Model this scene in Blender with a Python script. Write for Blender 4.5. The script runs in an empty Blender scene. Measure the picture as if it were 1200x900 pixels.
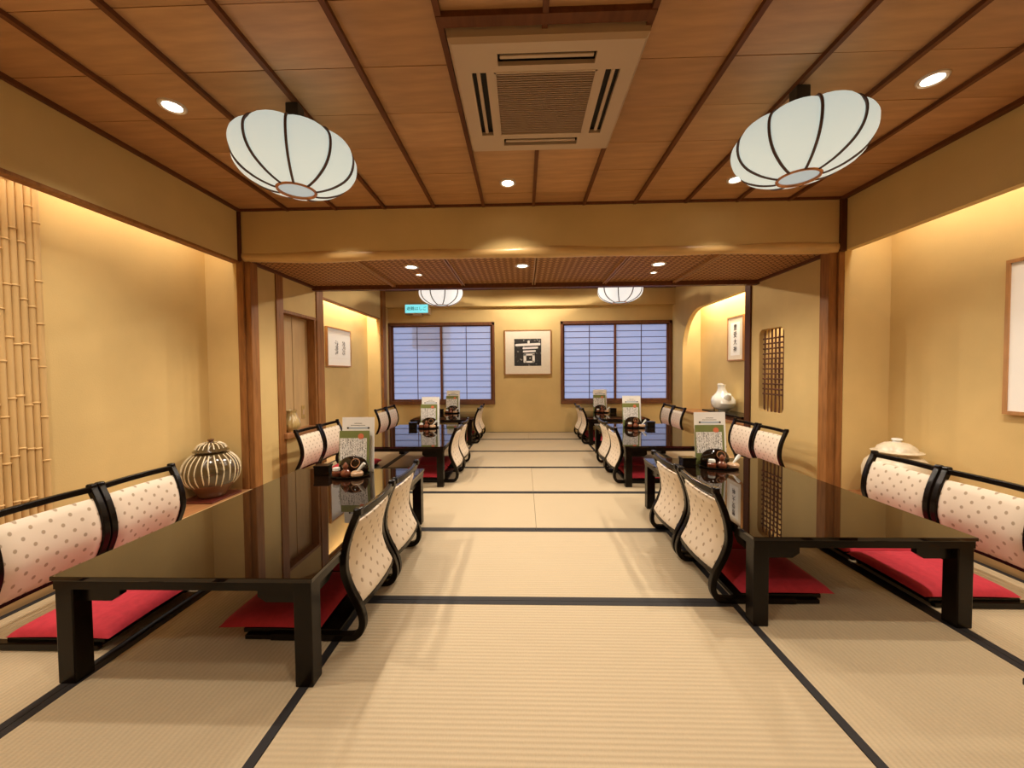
import bpy, bmesh, math, random
from mathutils import Vector, Matrix
random.seed(7)
R = math.radians
PI = math.pi
S = bpy.context.scene
COL = S.collection

# ------------------------------------------------------------------ camera, world, exposure
cam_d = bpy.data.cameras.new('camera')
cam = bpy.data.objects.new('camera', cam_d)
COL.objects.link(cam)
S.camera = cam
cam_d.sensor_width = 36.0
cam_d.lens = 455.0 / 1200.0 * 36.0
cam_d.clip_start = 0.02
YAW, PITCH, ROLL = R(1.665), R(1.737), R(0.461)
_f = Vector((-math.sin(YAW) * math.cos(PITCH), math.cos(YAW) * math.cos(PITCH), -math.sin(PITCH)))
_r = Vector((math.cos(YAW), math.sin(YAW), 0))
_d = _f.cross(_r)
_r2 = math.cos(ROLL) * _r + math.sin(ROLL) * _d
_d2 = -math.sin(ROLL) * _r + math.cos(ROLL) * _d
_m = Matrix((_r2, -_d2, -_f)).transposed().to_4x4()
_m.translation = Vector((0, 0, 1.1))
cam.matrix_world = _m

w = bpy.data.worlds.new('daylight'); S.world = w
w.use_nodes = True
w.node_tree.nodes['Background'].inputs[0].default_value = (0.50, 0.61, 1.0, 1)
w.node_tree.nodes['Background'].inputs[1].default_value = 1.1

S.view_settings.view_transform = 'Standard'
S.view_settings.look = 'None'
S.view_settings.gamma = 1.0
S.view_settings.exposure = 0.25
S.cycles.max_bounces = 8
S.cycles.diffuse_bounces = 5
S.cycles.glossy_bounces = 4
S.cycles.sample_clamp_indirect = 4.0

WARM = (1.0, 0.86, 0.69)
def area(x, y, z, sx, sy, power, color=WARM, rot=(0, 0, 0)):
    d = bpy.data.lights.new('area_light', 'AREA'); d.shape = 'RECTANGLE'; d.size = sx; d.size_y = sy
    d.energy = power; d.color = color
    o = bpy.data.objects.new('area_light', d); COL.objects.link(o); o.location = (x, y, z); o.rotation_euler = rot
    return o
# concealed strip lamps behind the lintels of the alcoves
area(-2.56, 1.6, 2.40, 0.08, 3.2, 15, rot=(0, R(12), 0))
area(2.80, 1.6, 2.40, 0.10, 3.2, 15, rot=(0, R(-12), 0))
area(-2.585, 5.7, 2.44, 0.08, 1.6, 34, (1, .9, .72))
area(2.86, 5.65, 2.40, 0.14, 1.6, 32, (1, .9, .72))
# broad fill light added behind the photographer, not a lamp of the room
area(0.1, -1.2, 2.48, 2.6, 0.5, 5, (1, .88, .72))

# ------------------------------------------------------------------ materials
def mat(name, color, rough=0.6, metal=0.0, coat=0.0, noise=None, bump=None, spec=0.5, emit=None):
    """noise=(scale, amount, stretch) varies the colour; bump=(scale, strength, stretch)"""
    m = bpy.data.materials.new(name); m.use_nodes = True
    nt = m.node_tree; n = nt.nodes; l = nt.links
    b = n['Principled BSDF']
    b.inputs['Base Color'].default_value = (*color, 1)
    b.inputs['Roughness'].default_value = rough
    b.inputs['Metallic'].default_value = metal
    b.inputs['Coat Weight'].default_value = coat
    b.inputs['Coat Roughness'].default_value = 0.03
    b.inputs['Specular IOR Level'].default_value = spec
    if emit:
        b.inputs['Emission Color'].default_value = (*emit[0], 1); b.inputs['Emission Strength'].default_value = emit[1]
    def nz(scale, stretch):
        tc = n.new('ShaderNodeTexCoord'); mp = n.new('ShaderNodeMapping'); mp.inputs['Scale'].default_value = stretch
        l.new(tc.outputs['Object'], mp.inputs['Vector'])
        t = n.new('ShaderNodeTexNoise'); t.inputs['Scale'].default_value = scale; t.inputs['Detail'].default_value = 5
        l.new(mp.outputs['Vector'], t.inputs['Vector'])
        return t
    if noise:
        t = nz(noise[0], noise[2] if len(noise) > 2 else (1, 1, 1))
        mx = n.new('ShaderNodeMix'); mx.data_type = 'RGBA'
        a = noise[1]
        mx.inputs['A'].default_value = (*[max(0, c * (1 - a)) for c in color], 1)
        mx.inputs['B'].default_value = (*[min(1, c * (1 + a)) for c in color], 1)
        rp = n.new('ShaderNodeMapRange'); rp.inputs['From Min'].default_value = 0.3; rp.inputs['From Max'].default_value = 0.7
        l.new(t.outputs['Fac'], rp.inputs['Value']); l.new(rp.outputs['Result'], mx.inputs['Factor'])
        l.new(mx.outputs['Result'], b.inputs['Base Color'])
    if bump:
        t = nz(bump[0], bump[2] if len(bump) > 2 else (1, 1, 1))
        bp = n.new('ShaderNodeBump'); bp.inputs['Strength'].default_value = bump[1]; bp.inputs['Distance'].default_value = 0.004
        l.new(t.outputs['Fac'], bp.inputs['Height']); l.new(bp.outputs['Normal'], b.inputs['Normal'])
    return m

M = {}
M['plaster'] = mat('plaster', (0.64, 0.468, 0.200), 0.9, noise=(2.5, 0.06), bump=(140, 0.25))
M['plaster_deep'] = mat('plaster_alcove', (0.64, 0.468, 0.200), 0.9, noise=(2.5, 0.06), bump=(140, 0.25))
M['ceil'] = mat('ceiling_board', (0.46, 0.248, 0.108), 0.42, noise=(3, 0.16, (1, 7, 1)), bump=(30, .06, (1, 12, 1)))
M['ceil2'] = mat('ceiling_board_pale', (0.52, 0.285, 0.130), 0.42, noise=(3, 0.16, (1, 7, 1)), bump=(30, .06, (1, 12, 1)))
M['ceil3'] = mat('ceiling_board_deep', (0.42, 0.222, 0.095), 0.42, noise=(3, 0.16, (1, 7, 1)), bump=(30, .06, (1, 12, 1)))
M['batten'] = mat('batten_wood', (0.135, 0.048, 0.018), 0.5, spec=.2, noise=(6, .2, (6, 1, 6)))
M['post'] = mat('post_wood', (0.28, 0.122, 0.038), 0.55, spec=.15, noise=(5, 0.22, (8, 8, 1)))
M['dark_post'] = mat('dark_post_wood', (0.095, 0.034, 0.014), 0.55, spec=.15, noise=(5, 0.22, (8, 8, 1)))
M['log'] = mat('polished_log', (0.64, 0.42, 0.17), 0.32, noise=(4, 0.15, (1, 6, 6)))
M['board'] = mat('alcove_board', (0.36, 0.165, 0.065), 0.4, noise=(4, 0.2, (8, 1, 8)))
M['pale_wood'] = mat('pale_wood', (0.60, 0.40, 0.19), 0.5, noise=(4, 0.15, (8, 1, 8)))
M['lacquer'] = mat('black_lacquer', (0.0065, 0.0038, 0.0022), 0.24, coat=0.03, spec=.20)
M['lacquer_top'] = mat('polished_tabletop_lacquer', (0.009, 0.004, 0.002), 0.02, coat=.22, spec=.45, bump=(1.6, .0012))
M['heri'] = mat('black_cloth_border', (0.012, 0.010, 0.011), 0.75, bump=(300, .2))
M['red'] = mat('red_cushion_cloth', (0.52, 0.028, 0.050), 0.85, noise=(40, .1), bump=(350, .25))
M['white_paint'] = mat('beige_plastic', (0.52, 0.385, 0.27), 0.4)
M['grille'] = mat('beige_grille', (0.33, 0.22, 0.14), 0.5)
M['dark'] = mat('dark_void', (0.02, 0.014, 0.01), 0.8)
M['rib'] = mat('dark_rib', (0.085, 0.042, 0.032), 0.5)
M['copper'] = mat('copper_ring', (0.55, 0.25, 0.12), 0.3, metal=0.7)
M['steel'] = mat('pale_metal_ring', (0.75, 0.68, 0.58), 0.3, metal=0.4)
M['blackmetal'] = mat('black_metal', (0.02, 0.015, 0.012), 0.4)
M['paper'] = mat('white_paper', (0.93, 0.92, 0.89), 0.8)
M['mount'] = mat('cream_mount', (0.80, 0.73, 0.60), 0.7, noise=(30, .03))
M['frame_wood'] = mat('frame_wood', (0.42, 0.21, 0.075), 0.45, noise=(6, .15, (6, 6, 1)))
M['ink'] = mat('ink_black', (0.022, 0.021, 0.021), 0.7)
M['ink_soft'] = mat('ink_grey', (0.10, 0.09, 0.085), 0.8)
M['white_ink'] = mat('white_print', (0.85, 0.83, 0.80), 0.7)
M['green'] = mat('green_card', (0.20, 0.235, 0.065), 0.6, noise=(20, .08))
M['seal'] = mat('red_seal', (0.75, 0.20, 0.09), 0.7)
M['bluegrey'] = mat('blue_band', (0.42, 0.50, 0.62), 0.7)
M['soy'] = mat('brown_glaze', (0.19, 0.055, 0.025), 0.15, coat=.5)
M['tan_glaze'] = mat('tan_glaze', (0.58, 0.38, 0.23), 0.3, coat=.3)
M['white_glaze'] = mat('white_glaze', (0.82, 0.84, 0.80), 0.12, coat=.8, noise=(5, .03))
M['cream_glaze'] = mat('cream_glaze', (0.66, 0.58, 0.44), 0.3, coat=.3, noise=(25, .12), bump=(60, .1))
M['celadon'] = mat('olive_glaze', (0.46, 0.33, 0.13), 0.2, coat=.6, noise=(8, .25))
M['jar'] = mat('dark_olive_glaze', (0.075, 0.050, 0.020), 0.16, coat=.7, noise=(6, .35))
M['jar_base'] = mat('brown_clay', (0.13, 0.058, 0.022), 0.35, coat=.2, noise=(9, .2))
M['slip'] = mat('cream_slip', (0.74, 0.64, 0.44), 0.35)
M['mat_red'] = mat('dark_red_lacquer', (0.10, 0.016, 0.010), 0.3, coat=.3)
M['bamboo'] = mat('bamboo', (0.60, 0.40, 0.17), 0.5, noise=(5, .14, (6, 6, .6)))
M['reed'] = mat('dark_reed', (0.13, 0.048, 0.020), 0.6, noise=(14, .3))
M['niche'] = mat('niche_panel', (0.50, 0.33, 0.15), 0.7, noise=(3, .08, (1, 6, 1)))
M['outlet'] = mat('gold_plate', (0.52, 0.36, 0.13), 0.35, metal=.3)
M['shoji_wood'] = mat('window_wood', (0.17, 0.062, 0.024), 0.5, noise=(6, .2, (6, 6, 1)))
M['muntin'] = mat('muntin_wood', (0.09, 0.045, 0.035), 0.6)
M['beige_wall'] = mat('beige_render', (0.85, 0.62, 0.40), 0.9, emit=None)

def emission(name, color, strength, mixdiff=None):
    m = bpy.data.materials.new(name); m.use_nodes = True
    nt = m.node_tree; n = nt.nodes; l = nt.links
    n.remove(n['Principled BSDF'])
    e = n.new('ShaderNodeEmission'); e.inputs[0].default_value = (*color, 1); e.inputs[1].default_value = strength
    if mixdiff:
        d = n.new('ShaderNodeBsdfDiffuse'); d.inputs[0].default_value = (*mixdiff, 1)
        a = n.new('ShaderNodeAddShader'); l.new(e.outputs[0], a.inputs[0]); l.new(d.outputs[0], a.inputs[1])
        l.new(a.outputs[0], n['Material Output'].inputs[0])
    else:
        l.new(e.outputs[0], n['Material Output'].inputs[0])
    return m
M['lantern'] = emission('glowing_lantern_paper', (0.80, 0.92, 0.83), 0.46, (0.62, 0.64, 0.58))
M['lantern_back'] = emission('glowing_lantern_paper_warm', (1.0, 0.95, 0.88), .70, (0.42, 0.42, 0.40))
M['diffuser'] = emission('lantern_diffuser', (0.75, 0.90, 0.90), 0.34, (0.4, 0.42, 0.42))
M['lamp'] = emission('lamp_lens', (1.0, 0.95, 0.85), 9.0)
M['sign'] = emission('lit_sign_face', (0.22, 0.82, 0.86), 0.85, (.1, .2, .2))

def shoji():
    m = bpy.data.materials.new('shoji_paper'); m.use_nodes = True
    nt = m.node_tree; n = nt.nodes; l = nt.links
    n.remove(n['Principled BSDF'])
    tl = n.new('ShaderNodeBsdfTranslucent'); tl.inputs[0].default_value = (.75, .75, .78, 1)
    df = n.new('ShaderNodeBsdfDiffuse'); df.inputs[0].default_value = (.55, .53, .52, 1)
    tr = n.new('ShaderNodeBsdfTransparent'); tr.inputs[0].default_value = (1, 1, 1, 1)
    a = n.new('ShaderNodeMixShader'); a.inputs[0].default_value = .5
    b = n.new('ShaderNodeMixShader'); b.inputs[0].default_value = .45
    l.new(tl.outputs[0], a.inputs[1]); l.new(df.outputs[0], a.inputs[2])
    l.new(a.outputs[0], b.inputs[1]); l.new(tr.outputs[0], b.inputs[2])
    l.new(b.outputs[0], n['Material Output'].inputs[0])
    return m
M['shoji'] = shoji()

def tatami(name, color, axis):
    """rush weave: ribs across the mat's length; axis 0 = mat lies along X, 1 = along Y"""
    m = bpy.data.materials.new(name); m.use_nodes = True
    nt = m.node_tree; n = nt.nodes; l = nt.links
    b = n['Principled BSDF']; b.inputs['Roughness'].default_value = .62; b.inputs['Specular IOR Level'].default_value = .35
    tc = n.new('ShaderNodeTexCoord')
    wv = n.new('ShaderNodeTexWave'); wv.wave_type = 'BANDS'; wv.bands_direction = 'Y' if axis == 0 else 'X'
    wv.inputs['Scale'].default_value = 17.0; wv.inputs['Distortion'].default_value = .25; wv.inputs['Detail Scale'].default_value = 4
    l.new(tc.outputs['Object'], wv.inputs['Vector'])
    def nz(sc, stretch):
        mp = n.new('ShaderNodeMapping'); mp.inputs['Scale'].default_value = stretch
        t = n.new('ShaderNodeTexNoise'); t.inputs['Scale'].default_value = sc; t.inputs['Detail'].default_value = 4
        l.new(tc.outputs['Object'], mp.inputs['Vector']); l.new(mp.outputs['Vector'], t.inputs['Vector']); return t
    fine = nz(60, (4, 1.2, 1) if axis == 0 else (1.2, 4, 1))
    big = nz(2.2, (1, 1, 1))
    mx = n.new('ShaderNodeMix'); mx.data_type = 'RGBA'
    mx.inputs['A'].default_value = (*[c * .80 for c in color], 1); mx.inputs['B'].default_value = (*[c * 1.12 for c in color], 1)
    ad = n.new('ShaderNodeMath'); ad.operation = 'MULTIPLY_ADD'; ad.inputs[1].default_value = .55
    m2 = n.new('ShaderNodeMath'); m2.operation = 'MULTIPLY_ADD'; m2.inputs[1].default_value = .30; m2.inputs[2].default_value = -.02
    m3 = n.new('ShaderNodeMath'); m3.operation = 'MULTIPLY'; m3.inputs[1].default_value = .25
    l.new(wv.outputs['Fac'], m2.inputs[0]); l.new(big.outputs['Fac'], m3.inputs[0])
    sm = n.new('ShaderNodeMath'); sm.operation = 'ADD'; l.new(m2.outputs[0], sm.inputs[0]); l.new(m3.outputs[0], sm.inputs[1])
    l.new(fine.outputs['Fac'], ad.inputs[0]); l.new(sm.outputs[0], ad.inputs[2])
    l.new(ad.outputs[0], mx.inputs['Factor']); l.new(mx.outputs['Result'], b.inputs['Base Color'])
    hs = n.new('ShaderNodeMath'); hs.operation = 'MULTIPLY_ADD'; hs.inputs[1].default_value = .5
    l.new(fine.outputs['Fac'], hs.inputs[0]); l.new(wv.outputs['Fac'], hs.inputs[2])
    bp = n.new('ShaderNodeBump'); bp.inputs['Strength'].default_value = .55; bp.inputs['Distance'].default_value = .0025
    l.new(hs.outputs[0], bp.inputs['Height']); l.new(bp.outputs['Normal'], b.inputs['Normal'])
    return m
TC = (0.53, 0.428, 0.278)
M['tatami_x'] = tatami('tatami_rush_crosswise', TC, 0)
M['tatami_y'] = tatami('tatami_rush_lengthwise', TC, 1)

def dotted(name, color, dot, pitch, radius):
    """cream cloth with a staggered grid of small woven dots, in the panel's own X and Z"""
    m = bpy.data.materials.new(name); m.use_nodes = True
    nt = m.node_tree; n = nt.nodes; l = nt.links
    b = n['Principled BSDF']; b.inputs['Roughness'].default_value = .8
    tc = n.new('ShaderNodeTexCoord'); sp = n.new('ShaderNodeSeparateXYZ'); l.new(tc.outputs['Object'], sp.inputs[0])
    def mth(op, a, c=None, v=None):
        k = n.new('ShaderNodeMath'); k.operation = op
        l.new(a, k.inputs[0])
        if c is not None: l.new(c, k.inputs[1])
        elif v is not None: k.inputs[1].default_value = v
        return k.outputs[0]
    u = mth('DIVIDE', sp.outputs[0], v=pitch); v = mth('DIVIDE', sp.outputs[2], v=pitch)
    p = mth('MULTIPLY', mth('ADD', u, v), v=.5); q = mth('MULTIPLY', mth('SUBTRACT', u, v), v=.5)
    fp = mth('SUBTRACT', p, mth('ROUND', p)); fq = mth('SUBTRACT', q, mth('ROUND', q))
    du = mth('MULTIPLY', mth('ADD', fp, fq), v=pitch); dv = mth('MULTIPLY', mth('SUBTRACT', fp, fq), v=pitch * .85)
    dd = mth('SQRT', mth('ADD', mth('MULTIPLY', du, du), mth('MULTIPLY', dv, dv)))
    rg = n.new('ShaderNodeMapRange'); rg.inputs['From Min'].default_value = radius * 1.15; rg.inputs['From Max'].default_value = radius * .8
    l.new(dd, rg.inputs['Value'])
    mx = n.new('ShaderNodeMix'); mx.data_type = 'RGBA'
    mx.inputs['A'].default_value = (*color, 1); mx.inputs['B'].default_value = (*dot, 1)
    l.new(rg.outputs['Result'], mx.inputs['Factor']); l.new(mx.outputs['Result'], b.inputs['Base Color'])
    t = n.new('ShaderNodeTexNoise'); t.inputs['Scale'].default_value = 320; l.new(tc.outputs['Object'], t.inputs['Vector'])
    bp = n.new('ShaderNodeBump'); bp.inputs['Strength'].default_value = .15; bp.inputs['Distance'].default_value = .002
    l.new(t.outputs['Fac'], bp.inputs['Height']); l.new(bp.outputs['Normal'], b.inputs['Normal'])
    return m
M['dots'] = dotted('dotted_cream_brocade', (0.78, 0.68, 0.55), (0.43, 0.335, 0.23), .037, .0076)

def squiggle():
    """flat print: vertical columns of brush writing too small to read"""
    m = bpy.data.materials.new('brush_writing_print'); m.use_nodes = True
    nt = m.node_tree; n = nt.nodes; l = nt.links
    b = n['Principled BSDF']; b.inputs['Roughness'].default_value = .7
    tc = n.new('ShaderNodeTexCoord'); mp = n.new('ShaderNodeMapping'); mp.inputs['Scale'].default_value = (1.5, 1, .9)
    l.new(tc.outputs['Object'], mp.inputs['Vector'])
    t = n.new('ShaderNodeTexNoise'); t.inputs['Scale'].default_value = 62; t.inputs['Detail'].default_value = 1; t.inputs['Distortion'].default_value = 1.2
    l.new(mp.outputs['Vector'], t.inputs['Vector'])
    sp = n.new('ShaderNodeSeparateXYZ'); l.new(tc.outputs['Object'], sp.inputs[0])
    c = n.new('ShaderNodeMath'); c.operation = 'PINGPONG'; c.inputs[1].default_value = .009; l.new(sp.outputs[0], c.inputs[0])
    col = n.new('ShaderNodeMath'); col.operation = 'GREATER_THAN'; col.inputs[1].default_value = .0018; l.new(c.outputs[0], col.inputs[0])
    g = n.new('ShaderNodeMath'); g.operation = 'COMPARE'; g.inputs[1].default_value = .5; g.inputs[2].default_value = .040; l.new(t.outputs['Fac'], g.inputs[0])
    k = n.new('ShaderNodeMath'); k.operation = 'MULTIPLY'; l.new(col.outputs[0], k.inputs[0]); l.new(g.outputs[0], k.inputs[1])
    mx = n.new('ShaderNodeMix'); mx.data_type = 'RGBA'
    mx.inputs['A'].default_value = (.92, .90, .86, 1); mx.inputs['B'].default_value = (.05, .05, .045, 1)
    l.new(k.outputs[0], mx.inputs['Factor']); l.new(mx.outputs['Result'], b.inputs['Base Color'])
    return m
M['writing'] = squiggle()

def speckled():
    m = bpy.data.materials.new('speckled_black_print'); m.use_nodes = True
    nt = m.node_tree; n = nt.nodes; l = nt.links
    b = n['Principled BSDF']; b.inputs['Roughness'].default_value = .8
    tc = n.new('ShaderNodeTexCoord'); t = n.new('ShaderNodeTexNoise'); t.inputs['Scale'].default_value = 26; t.inputs['Detail'].default_value = 5
    l.new(tc.outputs['Object'], t.inputs['Vector'])
    r = n.new('ShaderNodeMapRange'); r.inputs['From Min'].default_value = .60; r.inputs['From Max'].default_value = .68; l.new(t.outputs['Fac'], r.inputs['Value'])
    mx = n.new('ShaderNodeMix'); mx.data_type = 'RGBA'; mx.inputs['A'].default_value = (.025, .024, .024, 1); mx.inputs['B'].default_value = (.33, .32, .30, 1)
    l.new(r.outputs['Result'], mx.inputs['Factor']); l.new(mx.outputs['Result'], b.inputs['Base Color'])
    return m
M['speckled'] = speckled()

def woven():
    """wickerwork: diagonal over-and-under strips, the fine relief of the woven ceiling boards"""
    m = bpy.data.materials.new('woven_wicker'); m.use_nodes = True
    nt = m.node_tree; n = nt.nodes; l = nt.links
    b = n['Principled BSDF']; b.inputs['Roughness'].default_value = .6; b.inputs['Specular IOR Level'].default_value = .08
    tc = n.new('ShaderNodeTexCoord'); mp = n.new('ShaderNodeMapping'); mp.inputs['Rotation'].default_value = (0, 0, R(45))
    l.new(tc.outputs['Object'], mp.inputs['Vector'])
    ck = n.new('ShaderNodeTexChecker'); ck.inputs['Scale'].default_value = 24
    l.new(mp.outputs['Vector'], ck.inputs['Vector'])
    br = n.new('ShaderNodeTexBrick'); br.inputs['Scale'].default_value = 24; br.offset = 0; br.inputs['Mortar Size'].default_value = .09
    br.inputs['Brick Width'].default_value = 1; br.inputs['Row Height'].default_value = 1
    br.inputs['Color1'].default_value = (1, 1, 1, 1); br.inputs['Color2'].default_value = (1, 1, 1, 1); br.inputs['Mortar'].default_value = (.15, .15, .15, 1)
    l.new(mp.outputs['Vector'], br.inputs['Vector'])
    mx = n.new('ShaderNodeMix'); mx.data_type = 'RGBA'; mx.inputs['A'].default_value = (.55, .285, .115, 1); mx.inputs['B'].default_value = (.33, .155, .058, 1)
    l.new(ck.outputs['Fac'], mx.inputs['Factor'])
    ml = n.new('ShaderNodeMix'); ml.data_type = 'RGBA'; ml.blend_type = 'MULTIPLY'; ml.inputs['Factor'].default_value = .8
    l.new(mx.outputs['Result'], ml.inputs['A']); l.new(br.outputs['Color'], ml.inputs['B'])
    l.new(ml.outputs['Result'], b.inputs['Base Color'])
    bp = n.new('ShaderNodeBump'); bp.inputs['Strength'].default_value = .6; bp.inputs['Distance'].default_value = .004
    ad = n.new('ShaderNodeMath'); ad.operation = 'MULTIPLY_ADD'; ad.inputs[1].default_value = .5
    l.new(ck.outputs['Fac'], ad.inputs[0]); l.new(br.outputs['Fac'], ad.inputs[2])
    iv = n.new('ShaderNodeMath'); iv.operation = 'SUBTRACT'; iv.inputs[0].default_value = 1; l.new(ad.outputs[0], iv.inputs[1])
    l.new(iv.outputs[0], bp.inputs['Height']); l.new(bp.outputs['Normal'], b.inputs['Normal'])
    return m
M['woven'] = woven()

# ------------------------------------------------------------------ mesh helpers
def bx(bm, x0, x1, y0, y1, z0, z1, bev=0):
    r = bmesh.ops.create_cube(bm, size=1)
    vs = r['verts']
    for v in vs:
        v.co = Vector(((x0 + x1) / 2 + v.co.x * (x1 - x0), (y0 + y1) / 2 + v.co.y * (y1 - y0), (z0 + z1) / 2 + v.co.z * (z1 - z0)))
    if bev:
        es = list({e for v in vs for e in v.link_edges})
        bmesh.ops.bevel(bm, geom=es, offset=bev, segments=2, profile=.5, affect='EDGES')

def lathe(bm, prof, n=28, c=(0, 0, 0), squash=None):
    rings = []
    for r, z in prof:
        if r < 1e-5: rings.append([bm.verts.new((c[0], c[1], c[2] + z))])
        else: rings.append([bm.verts.new((c[0] + r * math.cos(2 * PI * i / n), c[1] + r * math.sin(2 * PI * i / n), c[2] + z)) for i in range(n)])
    for a, b in zip(rings, rings[1:]):
        for i in range(n):
            j = (i + 1) % n
            if len(a) == 1 and len(b) == 1: continue
            if len(a) == 1: bm.faces.new((a[0], b[j], b[i]))
            elif len(b) == 1: bm.faces.new((a[i], a[j], b[0]))
            else: bm.faces.new((a[i], a[j], b[j], b[i]))

def tube(bm, pts, rad, n=8, closed=False, ref=None):
    """round tube along points; rad a number or one per point"""
    pts = [Vector(p) for p in pts]; N = len(pts)
    rs = rad if isinstance(rad, (list, tuple)) else [rad] * N
    up = Vector(ref or (0, 0, 1)); rings = []
    for i, p in enumerate(pts):
        if closed: t = pts[(i + 1) % N] - pts[i - 1]
        else: t = pts[min(i + 1, N - 1)] - pts[max(i - 1, 0)]
        t.normalize()
        s = t.cross(up)
        if s.length < 1e-3: s = t.cross(Vector((0, 1, 0)))
        s.normalize(); u = s.cross(t)
        rings.append([bm.verts.new(p + rs[i] * (math.cos(2 * PI * k / n) * s + math.sin(2 * PI * k / n) * u)) for k in range(n)])
    rng = range(N) if closed else range(N - 1)
    for i in rng:
        a, b = rings[i], rings[(i + 1) % N]
        for k in range(n):
            bm.faces.new((a[k], a[(k + 1) % n], b[(k + 1) % n], b[k]))
    if not closed:
        bm.faces.new(rings[0]); bm.faces.new(list(reversed(rings[-1])))

def prism(bm, poly, axis, a, b):
    """extrude a 2-D outline along axis 0/1/2 from a to b"""
    def P(u, v, t): return ((t, u, v), (u, t, v), (u, v, t))[axis]
    A = [bm.verts.new(P(u, v, a)) for u, v in poly]; B = [bm.verts.new(P(u, v, b)) for u, v in poly]
    n = len(poly)
    bm.faces.new(A); bm.faces.new(list(reversed(B)))
    for i in range(n): bm.faces.new((A[i], B[i], B[(i + 1) % n], A[(i + 1) % n]))

def catmull(pts, k=5):
    pts = [Vector(p) for p in pts]; out = []
    P = [pts[0]] + pts + [pts[-1]]
    for i in range(1, len(P) - 2):
        for j in range(k):
            t = j / k
            a, b, c, d = P[i - 1], P[i], P[i + 1], P[i + 2]
            out.append(.5 * ((2 * b) + (c - a) * t + (2 * a - 5 * b + 4 * c - d) * t * t + (3 * b - a - 3 * c + d) * t ** 3))
    out.append(pts[-1]); return out

def strip(bm, path, half, thick, axis_lo, axis_hi):
    """flat bar following path (y,z), thick across the path, from x=axis_lo to axis_hi"""
    N = len(path); rings = []
    for i, p in enumerate(path):
        t = path[min(i + 1, N - 1)] - path[max(i - 1, 0)]; t.normalize()
        nn = Vector((-t[1], t[0]))
        h = thick / 2
        ring = []
        for (s, x) in ((-1, axis_lo), (-1, axis_hi), (1, axis_hi), (1, axis_lo)):
            q = Vector((p[0], p[1])) + nn * (s * h)
            ring.append(bm.verts.new((x, q[0], q[1])))
        rings.append(ring)
    for a, b in zip(rings, rings[1:]):
        for k in range(4): bm.faces.new((a[k], a[(k + 1) % 4], b[(k + 1) % 4], b[k]))
    bm.faces.new(rings[0]); bm.faces.new(list(reversed(rings[-1])))

def obj(name, bm, m, parent=None, loc=(0, 0, 0), smooth=False, rot=(0, 0, 0), bev=0):
    bmesh.ops.recalc_face_normals(bm, faces=bm.faces)
    if smooth:
        for f in bm.faces: f.smooth = True
        for e in bm.edges:
            if len(e.link_faces) == 2 and e.calc_face_angle(0) > R(38): e.smooth = False
    me = bpy.data.meshes.new(name); bm.to_mesh(me); bm.free()
    me.materials.append(M[m] if isinstance(m, str) else m)
    o = bpy.data.objects.new(name, me); COL.objects.link(o)
    o.parent = parent; o.location = loc; o.rotation_euler = rot
    if bev:
        md = o.modifiers.new('edge', 'BEVEL'); md.width = bev; md.segments = 2; md.limit_method = 'ANGLE'
    return o
def box(name, x0, x1, y0, y1, z0, z1, m, parent=None, bev=0):
    bm = bmesh.new(); bx(bm, x0, x1, y0, y1, z0, z1, bev); return obj(name, bm, m, parent)
def same(name, o, parent, loc, rot=(0, 0, 0)):
    c = bpy.data.objects.new(name, o.data); COL.objects.link(c); c.parent = parent; c.location = loc; c.rotation_euler = rot
    return c
def tag(o, label, cat, group=None):
    o['label'] = label; o['category'] = cat
    if group: o['group'] = group
    return o
def thing(name, label, cat, loc=(0, 0, 0), rotz=0, group=None):
    o = bpy.data.objects.new(name, None); COL.objects.link(o); o.empty_display_size = .1
    o.location = loc; o.rotation_euler = (0, 0, rotz)
    return tag(o, label, cat, group)
def dup(root, loc, rotz, label, group=None):
    r = root.copy(); COL.objects.link(r); r.location = loc; r.rotation_euler = (0, 0, rotz); r['label'] = label
    if group: r['group'] = group
    for ch in list(root.children):
        c = ch.copy(); COL.objects.link(c); c.parent = r
        for g in list(ch.children):
            d = g.copy(); COL.objects.link(d); d.parent = c
    return r
def struct(o):
    o['kind'] = 'structure'; return o
def sbox(name, x0, x1, y0, y1, z0, z1, m, bev=0):
    return struct(box(name, x0, x1, y0, y1, z0, z1, m, bev=bev))
def multi(name, boxes, m):
    for b in boxes: o = sbox(name, *b, m)
    return o
def text_mesh(name, body, size, m, parent, mw, depth=.0008):
    cu = bpy.data.curves.new(name, 'FONT'); cu.body = body; cu.size = size; cu.extrude = depth; cu.align_x = 'CENTER'; cu.align_y = 'CENTER'
    cu.resolution_u = 2
    t = bpy.data.objects.new(name, cu); COL.objects.link(t)
    bpy.context.view_layer.update()
    me = bpy.data.meshes.new_from_object(t.evaluated_get(bpy.context.evaluated_depsgraph_get()))
    bpy.data.objects.remove(t); bpy.data.curves.remove(cu)
    me.materials.clear(); me.materials.append(M[m])
    o = bpy.data.objects.new(name, me); COL.objects.link(o); o.parent = parent; o.matrix_local = mw
    return o

# ------------------------------------------------------------------ room dimensions
W, E = -2.47, 2.69            # inner faces of the side walls / lintels
AW, AE = -2.78, 3.07          # backs of the front alcoves
YB, YF = 7.10, -1.70          # window wall, wall behind the photographer
ZC = 2.53                     # front ceiling
BY = 3.35                     # plane of the cross beam

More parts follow.
